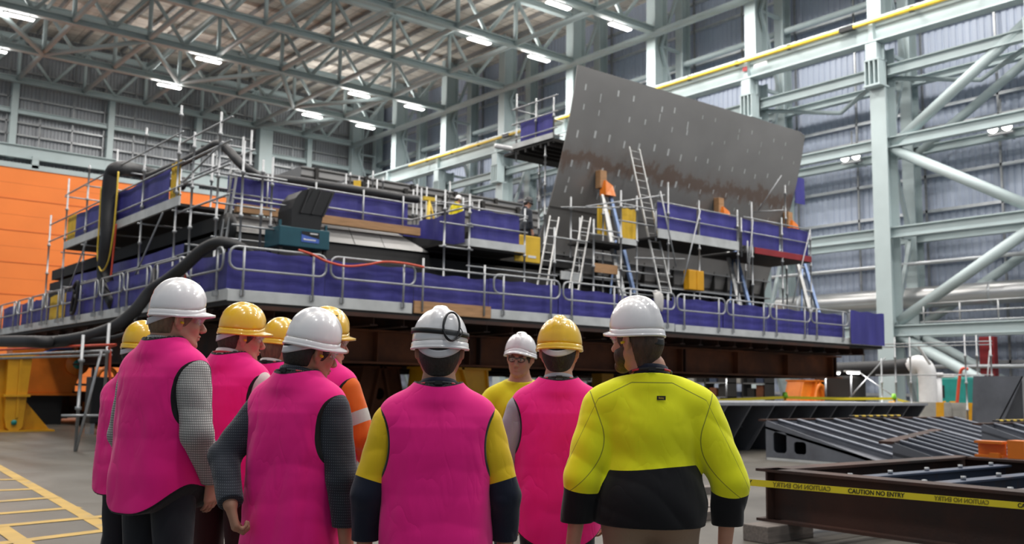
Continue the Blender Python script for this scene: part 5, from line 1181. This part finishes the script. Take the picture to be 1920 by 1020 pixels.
def person(spec):
    """one figure in local axes: x to its right, y forward, z up"""
    global HEAD_C, NECK
    dr = spec.get('drop', 0); lx = spec.get('lean', 0); HEAD_C = np.array([lx, .015+.3*dr, 1.655-dr]); NECK = np.array([lx*.8, -.02, 1.56-dr])
    g = spec.get('girth', 1.); h = spec.get('h', .006); az = spec['az']; sc = spec['height']/1.78
    root = thing('person', spec['label'], 'person', (spec['pos'][0], spec['pos'][1], spec.get('z', 0)), math.radians(az-90)); root.scale = (sc, sc, sc)
    Rm = head_rot(spec.get('yaw', 0), spec.get('pitch', 0), spec.get('roll', 0))
    Rq = Matrix([[float(v) for v in r] for r in Rm])
    def hp(x, y, z): return Vector(NECK+Rm@(HEAD_C-NECK+np.array([x, y, z])))
    arms = {}
    for s, nm in ((-1, 'L'), (1, 'R')):
        a = dict(spec.get(nm, {})); a.setdefault('S', (s*.182*g, -.012, 1.372)); a.setdefault('E', (s*.245*g, -.035, 1.09)); a.setdefault('W', (s*.245*g, .03, .845)); arms[s] = a
    ext = .12; P = np.array([arms[s][k] for s in arms for k in 'SEW']); lo = np.minimum(P.min(0)-.22, (-.30*g, -.24*g, -.02)); hi = np.maximum(P.max(0)+.22, (.30*g, .28*g, 1.80)); lo[2] = -.02; hi[2] = 1.80
    # body
    f = Field(lo, hi, h)
    add_torso(f, g)
    for s in (-1, 1):
        f.cone((s*.092*g, 0, .93), (s*.10, .012, .49), .092*g, .057, .04); f.cone((s*.10, .012, .49), (s*.10, -.015, .09), .056, .036, .03); f.ell((s*.10, -.03, .36), (.048, .052, .12), .03)
        f.cone((s*.10, -.05, .045), (s*.115, .13, .035), .040, .034, .03)
        add_arm(f, arms[s]); add_hand(f, arms[s], s)
    add_head(f, Rm)
    field_obj('body', f, M[spec.get('skin', 'skin')], root)
    # hair
    if spec.get('hair'):
        f = Field(HEAD_C-.18, HEAD_C+.18, .005); t = spec.get('hair_t', .007)
        f.ell(hp(0, -.016, .035), (.0765+t, .098+t, .089+t), 0, Rm); nz = spec.get('nape', -.105)
        f.ell(hp(0, -.031, -.012), (.0695+t, .083+t, .067+t), .03, Rm)
        f.cone(hp(0, -.045, -.02), hp(0, -.045, nz+.02), .062+t*.6, .050+t*.3, .03)
        Ri = Rm.T; c0 = NECK+Rm@(HEAD_C-NECK)
        def cut(X, Y, Z):
            x, y, z = [Ri[i, 0]*(X-c0[0])+Ri[i, 1]*(Y-c0[1])+Ri[i, 2]*(Z-c0[2]) for i in range(3)]
            front = np.where(z > -.005, .052, np.where(z > -.03, .030+(z+.03)*.9, -.024+(z+.03)*.15))
            side = np.where((np.abs(x) > .066) & (z < .022) & (z > -.045), -.030, 9.)      # clear of the ear
            return np.minimum(np.minimum(front, np.where((z < -.005) & (np.abs(x) > .06), np.where(y > .006, front, -.034), 9.))-y, z-nz)
        f.fn(lambda X, Y, Z: cut(X, Y, Z), .006)
        field_obj('hair', f, M[spec['hair']], root)
    if spec.get('beard'):
        f = Field(HEAD_C-.18, HEAD_C+.18, .005)
        f.cone(hp(0, .022, -.070), hp(0, .064, -.099), .052, .033, 0); f.ell(hp(0, .084, -.103), (.030, .022, .026), .02, Rm)
        for s in (-1, 1): f.ell(hp(s*.050, .040, -.055), (.024, .040, .036), .02, Rm)
        for s in (-1, 1): f.cone(hp(s*.064, .006, -.02), hp(s*.040, .055, -.086), .018, .021, .02)
        f.ell(hp(0, .100, -.046), (.027, .010, .007), .008, Rm)
        f.ell(hp(0, .105, -.063), (.022, .014, .009), .004, Rm, 's')
        field_obj('beard', f, M[spec['hair']], root)
    # eyes and brows
    if spec.get('face', True):
        for s in (-1, 1):
            b = bmesh.new(); bmesh.ops.create_uvsphere(b, u_segments=16, v_segments=10, radius=.0118); me = bpy.data.meshes.new('eye'); b.to_mesh(me); b.free(); me.materials.append(M['eye'])
            for p_ in me.polygons: p_.use_smooth = True
            e = bpy.data.objects.new('eye', me); COL.objects.link(e); e.parent = root; e.location = hp(s*.030, .0835, .010)
            d = (Rq @ V(0, 1, -.12)).normalized(); MB().tube([V(0, 0, 0)+d*.0095, V(0, 0, 0)+d*.0122], [.0058, .0046], 12).build('iris', M['iris'], e)
            MB().tube(spline([hp(s*.014, .101, .028), hp(s*.028, .101, .033), hp(s*.045, .090, .030)], 5), [.003]*6+[.0036]*5, 6).build('eyebrow', M[spec.get('hair', 'hair_brown')], root)
    if spec.get('plugs'):
        for s in (-1, 1): MB().tube([hp(s*.086, -.003, -.004), hp(s*.104, .003, -.008)], [.0065, .0055], 10).build('ear_plug', M['plug'], root)
    gl = spec.get('glasses')
    if gl:
        fr = M['black'] if gl == 'black' else M['lens']
        o = MB()
        o.tube([hp(-.080, -.02, .008), hp(-.078, .03, .012), hp(-.064, .088, .018), hp(-.03, .108, .022), hp(0, .112, .020), hp(.03, .108, .022), hp(.064, .088, .018), hp(.078, .03, .012), hp(.080, -.02, .008)], .0028 if gl == 'black' else .0035, 6)
        if gl == 'black':
            for s in (-1, 1): o.tube([hp(s*.033+.026*math.cos(a), .106-.008*abs(math.cos(a)), .008+.017*math.sin(a)) for a in [2*math.pi*i/16 for i in range(16)]], .0026, 6, closed=True)
            o.tube([hp(-.008, .108, .012), hp(.008, .108, .012)], .0026, 6)
        fo = o.build('glasses', fr, root)
        rows = [[hp(.066*math.sin(a), .055+.062*math.cos(a)-.006*i, .026-.012*i) for a in [math.radians(-78+156*j/14) for j in range(15)]] for i in range(4)]
        MB().grid(rows, True).build('lens', M['lens'], fo, solid=.0015)
    # helmet
    helmet(root, Rm, M[spec['hat']], spec.get('goggles', False), spec.get('bandmat', 'band'), spec.get('tilt', 0))
    # trousers and boots
    f = Field((-.32*g, -.26*g, .03), (.32*g, .26*g, 1.08), .008)
    f.ell((0, 0, .97), (.175*g, .132*g, .14), 0)
    for s in (-1, 1):
        f.cone((s*.092*g, -.008, .92), (s*.105, .01, .49), .096*g, .076, .04); f.cone((s*.105, .01, .49), (s*.105, -.012, .10), .076, .068, .03)
        f.ell((s*.08*g, -.06*g, .93), (.085*g, .085*g, .09), .04)
    f.fn(lambda X, Y, Z: np.minimum(1.05-Z, Z-.06), 0); f.add(wave(spec['seed']+3, .007, 30, 10))
    tr = field_obj('trousers', f, M[spec['trousers']], root)
    for s in (-1, 1):
        f = Field((s*.11-.09, -.16, -.005), (s*.11+.09, .22, .17), .007)
        f.cone((s*.105, -.055, .05), (s*.118, .13, .045), .048, .042, 0); f.cone((s*.105, -.03, .05), (s*.105, -.02, .15), .048, .05, .03); f.fn(lambda X, Y, Z: Z-.001, 0)
        field_obj('boot', f, M['boot'], root)
    # shirt
    inf = spec.get('inf', .018)
    f = Field(lo, hi, h); add_torso(f, g, inf)
    if not spec.get('vest', True): f.ell((0, -.012, .95), (.205*g, .165*g, .26), .05)
    for s in (-1, 1): add_arm(f, arms[s], spec.get('sleeve', .022))
    wv = wave(spec['seed'], .010, 34, 30, 7); f.add(lambda X, Y, Z: -np.abs(wv(X, Y, Z))*np.clip((1.44-Z)/.12, 0, 1))
    hs = spec.get('shirt_hem', .90)
    def cutw(X, Y, Z):
        d = np.minimum(Z-hs, 1.50+(.012*(-Y/.06))-Z)
        for s in (-1, 1):
            a = arms[s]; W_ = np.array(a['W']); dd = nrm(W_-np.array(a['E'])); q = ((X-W_[0])*dd[0]+(Y-W_[1])*dd[1]+(Z-W_[2])*dd[2])-a.get('cuff', -.005)
            rr = np.sqrt((X-W_[0])**2+(Y-W_[1])**2+(Z-W_[2])**2); d = np.where(rr < .26, np.minimum(d, -q), d)
        return d
    f.fn(cutw, .003)
    def along(x, y, z, raw=False):   # 0 at shoulder .. 1 elbow .. 2 wrist for the nearer arm, -1 on the trunk
        best = np.full(x.shape, 9.); tt = np.full(x.shape, -1.); 
        for s in (-1, 1):
            a = arms[s]
            for k, (p, q) in enumerate((('S', 'E'), ('E', 'W'))):
                A_, B_ = np.array(a[p]), np.array(a[q]); d = B_-A_; t = ((x-A_[0])*d[0]+(y-A_[1])*d[1]+(z-A_[2])*d[2])/(d@d); t = np.clip(t, 0 if k else -.3, 1 if not k else 1.4)
                r = np.sqrt((x-A_[0]-t*d[0])**2+(y-A_[1]-t*d[1])**2+(z-A_[2]-t*d[2])**2); m = r < best; best = np.where(m, r, best); tt = np.where(m, t+k, tt)
        if raw: return tt, best
        tt = np.where((best > .085*max(1, g)), -1., tt)
        return tt
    masks = {}
    zs = spec.get('shirt_zone')
    if zs == 'cuffzone': masks['cuffzone'] = lambda x, y, z: np.where(along(x, y, z) < 0, -.1, (along(x, y, z)-spec.get('split', .72))*.3)
    if zs == 'band': masks['band'] = lambda x, y, z: .035-np.abs(along(x, y, z)-.62)*.27
    def lower(x, y, z):
        tt, best = along(x, y, z, True); w = np.clip((.098*max(1, g)-best)/.03, 0, 1); w = w*w*(3-2*w)*np.clip((tt-.3)/.2, 0, 1)
        return w*np.clip((tt-spec.get('split', 1.12))*.25, -.05, .05)+(1-w)*np.clip(spec.get('waist', 1.12)+.012*np.sin(x*9)-z, -.05, .05)
    if zs == 'jumper': masks['lower'] = lower
    if zs == 'jumper':
        masks['seam'] = lambda x, y, z: np.where(z > 1.44, 9., np.abs(x)-(.205*g+.35*(z-1.36)+.5*(np.maximum(0, 1.30-z))**2*6))
        masks['seam_top'] = lambda x, y, z: np.where(np.abs(x) > .36*g, 9., z-(1.478-np.clip(np.abs(x)-.085, 0, 1)*.50-np.clip(np.abs(x)-.20*g, 0, 1)*1.6))
    sh = field_obj('jumper' if zs == 'jumper' else 'shirt', f, M[spec['shirt']], root, masks)
    if zs == 'jumper':
        co = [v.co for v in sh.data.vertices if abs(v.co.x-.035) < .02 and abs(v.co.z-1.415) < .012 and v.co.y < 0]
        yb = min(c.y for c in co) if co else -.17
        lb = MB().box((.035, yb-.002, 1.415), (.036, .004, .017)).build('maker_label', M['black'], sh)
        text('Bisley', 'label_lettering', M['yhose'], .010, lb, Matrix(((1, 0, 0, .035), (0, 0, -1, yb-.0045), (0, 1, 0, 1.415), (0, 0, 0, 1))), .0003)
    # collar
    rows = []; cz = spec.get('collar_h', .048)
    for i in range(4):
        t = i/3; rows.append([(math.sin(a)*(.090-.016*t), math.cos(a)*(.092-.016*t)-.016, 1.492+cz*t-.020*math.cos(a)*(1)-.012*max(0, math.cos(a))) for a in [2*math.pi*j/32 for j in range(32)]])
    MB().grid(rows, True, True).build('collar', M[spec.get('collar', spec['shirt'])], root, solid=.006)
    if spec.get('trim'): tag(MB().tube([(math.sin(a)*.0955, math.cos(a)*.0975-.016, 1.489-.020*math.cos(a)) for a in [2*math.pi*j/32 for j in range(32)]], .006, 6, closed=True).build('collar_trim', M['hat_yellow'], root), 'yellow collar trim')
    ln = spec.get('lanyard')
    if ln:
        def lp(a, r=.0): return V(math.sin(a)*(.0925+r), math.cos(a)*(.0945+r)-.016, 1.500-.020*math.cos(a)+.012)
        m_ = M['lan_red'] if ln == 'red' else M['lanyard']
        rows = [[lp(a)+V(0, 0, dz) for a in [math.pi-1.7+3.4*j/30 for j in range(31)]] for dz in (0, .011)]
        lo_ = MB().grid(rows, True).build('lanyard', m_, root, solid=.0025)
        if ln != 'red':
            for a0 in (math.pi-1.0, math.pi+.62):
                rows = [[lp(a0+.42*j/8, .0028)+V(0, 0, dz) for j in range(9)] for dz in (.001, .010)]
                MB().grid(rows, True).build('red_print', M['lan_red'], lo_, solid=.001)
            MB().box(lp(math.pi)+V(0, -.004, .005), (.030, .006, .016)).build('clip', M['black'], lo_)
    # vest
    if spec.get('vest', True):
        gg = g*spec.get('vest_w', 1.); hem = spec.get('hem', .80)
        TZ = np.array([.70, .95, 1.10, 1.26, 1.36, 1.405, 1.44, 1.475, 1.505, 1.54])
        TA = np.array([.212, .210, .208, .217, .226, .220, .180, .130, .095, .06])*gg; TB = np.array([.182, .172, .156, .152, .142, .124, .104, .092, .084, .06])*gg
        f = Field((-.30*gg, -.24*gg, .66), (.30*gg, .24*gg, 1.60), .006)
        wv2 = wave(spec['seed']+7, .014, 4, 26, 8); wv3 = wave(spec['seed']+9, .006, 26, 22, 6)
        def loft(X, Y, Z):
            a = np.interp(Z, TZ, TA); b = np.interp(Z, TZ, TB); q = ((np.abs(X)/a)**2.5+(np.abs(Y+.005)/b)**2.5)**(1/2.5)
            fall = np.clip((1.42-Z)/.25, 0, 1)
            d = (q-1)*np.minimum(a, b)*.9
            d = d-np.abs(wv2(X, Y, Z)*fall)-np.abs(wv3(X, Y, Z)*np.clip((1.42-Z)/.3, .1, 1))
            return d
        add_torso(f, g, spec.get('inf', .018)+.018)
        f.fn(loft, .02, 'u')
        hl = spec.get('hemcurve', .10)
        def hemd(X, Y, Z): return Z-(hem+hl*np.clip(np.abs(X)/(.22*gg), 0, 1.1)**3)
        def arm_h(X, Y, Z):
            d = np.full(np.broadcast(X, Y, Z).shape, 9.)
            for s in (-1, 1):
                e = np.sqrt(((X-s*.262*gg)/.078)**2+((Z-1.285)/.150)**2)-1; d = np.minimum(d, e*.078*np.clip(np.sqrt(((X-s*.262*gg)/.078)**2+((Z-1.285)/.150)**2), .5, 2)**0)
            return d
        def neck(X, Y, Z): return np.sqrt((X/.094)**2+((Y+.012)/.096)**2)*.094-.094+np.clip((1.465-.10*Y-Z), 0, .2)*2
        f.fn(hemd, .004); f.fn(arm_h, .004)
        f.f = np.maximum(f.f, -neck(*np.meshgrid(*f.ax, indexing='ij')).astype(np.float32))
        edge = lambda x, y, z: .0085-np.minimum(np.minimum(np.abs(arm_h(x, y, z)), np.abs(hemd(x, y, z))), np.abs(neck(x, y, z)))
        field_obj('vest', f, M['vest'], root, smooth=4, masks={'edge': lambda x, y, z: np.maximum(edge(x, y, z), np.where(arm_h(x, y, z) < .003, .01, -.01))})
    return root
PEOPLE = []
def place(px, py, d): p = EYE+ray(px, py)*d; return (p.x, p.y), p.z
CAMAZ = 51.17
def az(px): return CAMAZ-math.degrees(math.atan((px-960)/F))   # azimuth of the view ray through that column
def folk(px, py, d, turn, **k):
    """px,py = crown of the helmet in the photograph, d = distance; turn = degrees the body faces to the right of straight away"""
    (x, y), z = place(px, py, d)
    k.setdefault('height', (z-k.get('z', 0))*1.78/(1.655+.197-k.get('drop', 0))); k['pos'] = (x, y); k['az'] = az(px)-turn
    return person(k)
A_ = np.array
folk(826, 574, 3.8, 0, label='person with goggles strapped round a white helmet, pink vest over yellow and navy sleeves', yaw=3, pitch=2, seed=11, trim=True, girth=1.04, h=.005,
     hat='hat_white', goggles=True, hair='hair_dark', nape=-.10, trousers='trousers', shirt='yn_shirt', shirt_zone='cuffzone', split=.80, collar='navy', lanyard='black', skin='skin_tan',
     L=dict(E=(-.275, -.03, 1.09), W=(-.285, .05, .85)), R=dict(E=(.275, -.03, 1.09), W=(.285, .05, .85)), hem=.76)
folk(1219, 556, 4.2, -4, label='bearded person in a lime and black jumper, white helmet, looking to the side', yaw=-52, pitch=2, seed=23, girth=1.13, lean=-.035, h=.006,
     hat='hat_white', hair='hair_brown', hair_t=.012, nape=-.115, beard=True, bandmat='lanyard', trousers='khaki', shirt='lime_jumper', shirt_zone='jumper', split=1.14, waist=1.125, collar='navy', lanyard='black', vest=False, inf=.028, sleeve=.034, shirt_hem=.885,
     glasses='clear', plugs=True, skin='skin', L=dict(E=(-.29, -.05, 1.07), W=(-.33, .0, .785)), R=dict(E=(.325, -.05, 1.07), W=(.315, .04, .795), curl=.5))
folk(568, 573, 4.1, 38, label='person in dark dotted shirt and pink vest, white helmet, hand curled behind the hip', yaw=26, pitch=10, roll=4, seed=37, drop=0.035, girth=1.0, h=.005,
     hat='hat_white', hair='hair_dark', hair_t=.009, nape=-.10, trousers='trousers', shirt='dark_shirt', lanyard='black', glasses='clear', plugs=True, skin='skin_tan',
     L=dict(E=(-.262, -.15, 1.17), W=(-.12, -.26, .99), hd=(.3, .05, -.95), pn=(.6, .75, 0), curl=1.0), R=dict(E=(.26, -.03, 1.09), W=(.27, .0, .83)), hem=.70, hemcurve=.03)
folk(1048, 591, 4.8, -2, label='person in a pink vest over a grey shirt with a yellow helmet, back turned', yaw=8, pitch=4, seed=41, girth=1.02, h=.006,
     hat='hat_yellow', hair='hair_dark', hair_t=.008, nape=-.10, trousers='trousers', shirt='grey_shirt', lanyard='black', skin='skin', hem=.72,
     L=dict(E=(-.27, -.02, 1.09), W=(-.25, .10, .87)), R=dict(E=(.27, -.02, 1.09), W=(.25, .1, .87)))
folk(322, 521, 4.7, 50, label='tall person in a checked shirt and pink vest with a white helmet, hand in pocket', yaw=30, pitch=3, seed=53, drop=0.045, girth=1.0, h=.005,
     hat='hat_white', hair='hair_fair', nape=-.10, trousers='trousers', shirt='check_shirt', glasses='clear', plugs=True, skin='skin', hem=.78, hemcurve=.13, collar_h=.035,
     L=dict(E=(-.235, -.02, 1.10), W=(-.22, .10, .87)), R=dict(E=(.275, -.05, 1.12), W=(.225, .09, .92), hd=(-.25, .25, -.95), pn=(-1, 0, 0), curl=.3))
folk(441, 566, 5.45, 38, label='person in a white shirt and pink vest with a yellow helmet and red lanyard', yaw=42, pitch=5, seed=61, vest_w=1.07, drop=0.045, girth=.97, h=.006,
     hat='hat_yellow', hair='hair_brown', nape=-.10, trousers='maroon', shirt='white_shirt', lanyard='red', glasses='clear', plugs=True, skin='skin',
     R=dict(E=(.26, -.02, 1.15), W=(.10, .22, 1.08), hd=(-.9, .4, .1)), hem=.78, hemcurve=.03)
folk(602, 574, 5.3, 34, label='person in an orange work shirt with reflective band, pink vest and yellow helmet', yaw=32, pitch=4, seed=71, drop=0.04, girth=1.0, h=.006,
     hat='hat_yellow', hair='hair_brown', nape=-.09, trousers='trousers', shirt='orange_shirt', shirt_zone='band', lanyard='black', glasses='clear', plugs=True, skin='skin',
     R=dict(E=(.27, .02, 1.14), W=(.18, .20, 1.02), hd=(-.4, .8, .1)), hem=.86)
folk(517, 594, 6.4, 30, label='person mostly hidden between two pink vests, yellow helmet tipped and fair hair at the nape', yaw=30, pitch=6, seed=83, drop=0.03, girth=.95, h=.007,
     hat='hat_yellow', hair='hair_fair', hair_t=.014, nape=-.13, trousers='trousers', shirt='white_shirt', lanyard='black', skin='skin')
folk(977, 622, 7.0, 176, label='person facing the group in a yellow work shirt, white helmet and dark spectacles', yaw=18, pitch=7, roll=-4, tilt=-7, seed=97, girth=1.08, h=.006,
     hat='hat_white', hair='hair_dark', nape=-.09, trousers='trousers', shirt='hivis_shirt', shirt_zone='cuffzone', split=.75, collar='navy', glasses='black', vest=False, skin='skin', shirt_hem=.88,
     L=dict(E=(-.30, .06, 1.16), W=(-.06, .27, 1.17), hd=(.95, .1, .1)), R=dict(E=(.33, .02, 1.17), W=(.08, .29, 1.12), hd=(-.95, .15, .1)))
folk(263, 601, 5.9, 48, label='person almost hidden behind the checked shirt, yellow helmet and pink vest edge', yaw=20, pitch=4, seed=101, girth=1.0, h=.007, L=dict(E=(-.21, .08, 1.10), W=(-.08, .26, 1.02), hd=(.9, .3, .1)), 
     hat='hat_yellow', hair='hair_dark', nape=-.10, trousers='trousers', shirt='dark_shirt', skin='skin_tan')
p_ = PY(857, 362, 26)
folk(857, 362, (p_-EYE).dot(FW), 40, label='worker in a yellow shirt and white helmet on the upper deck behind the mesh fence', yaw=10, pitch=25, seed=113, girth=1.0, h=.009, z=6.15, height=1.72,
     hat='hat_white', hair='hair_dark', trousers='trousers', shirt='hivis_shirt', shirt_zone='cuffzone', split=1.6, vest=False, skin='skin')

p_ = PY(987, 367, 22.7)
folk(987, 367, (p_-EYE).dot(FW), 55, label='worker in dark clothes and a black hood beyond the yellow bin cover', yaw=10, pitch=20, seed=127, girth=1.0, h=.009, z=5.3,
     hat='hat_black', hair='hair_dark', trousers='trousers', shirt='dark_shirt', vest=False, skin='skin', face=False)
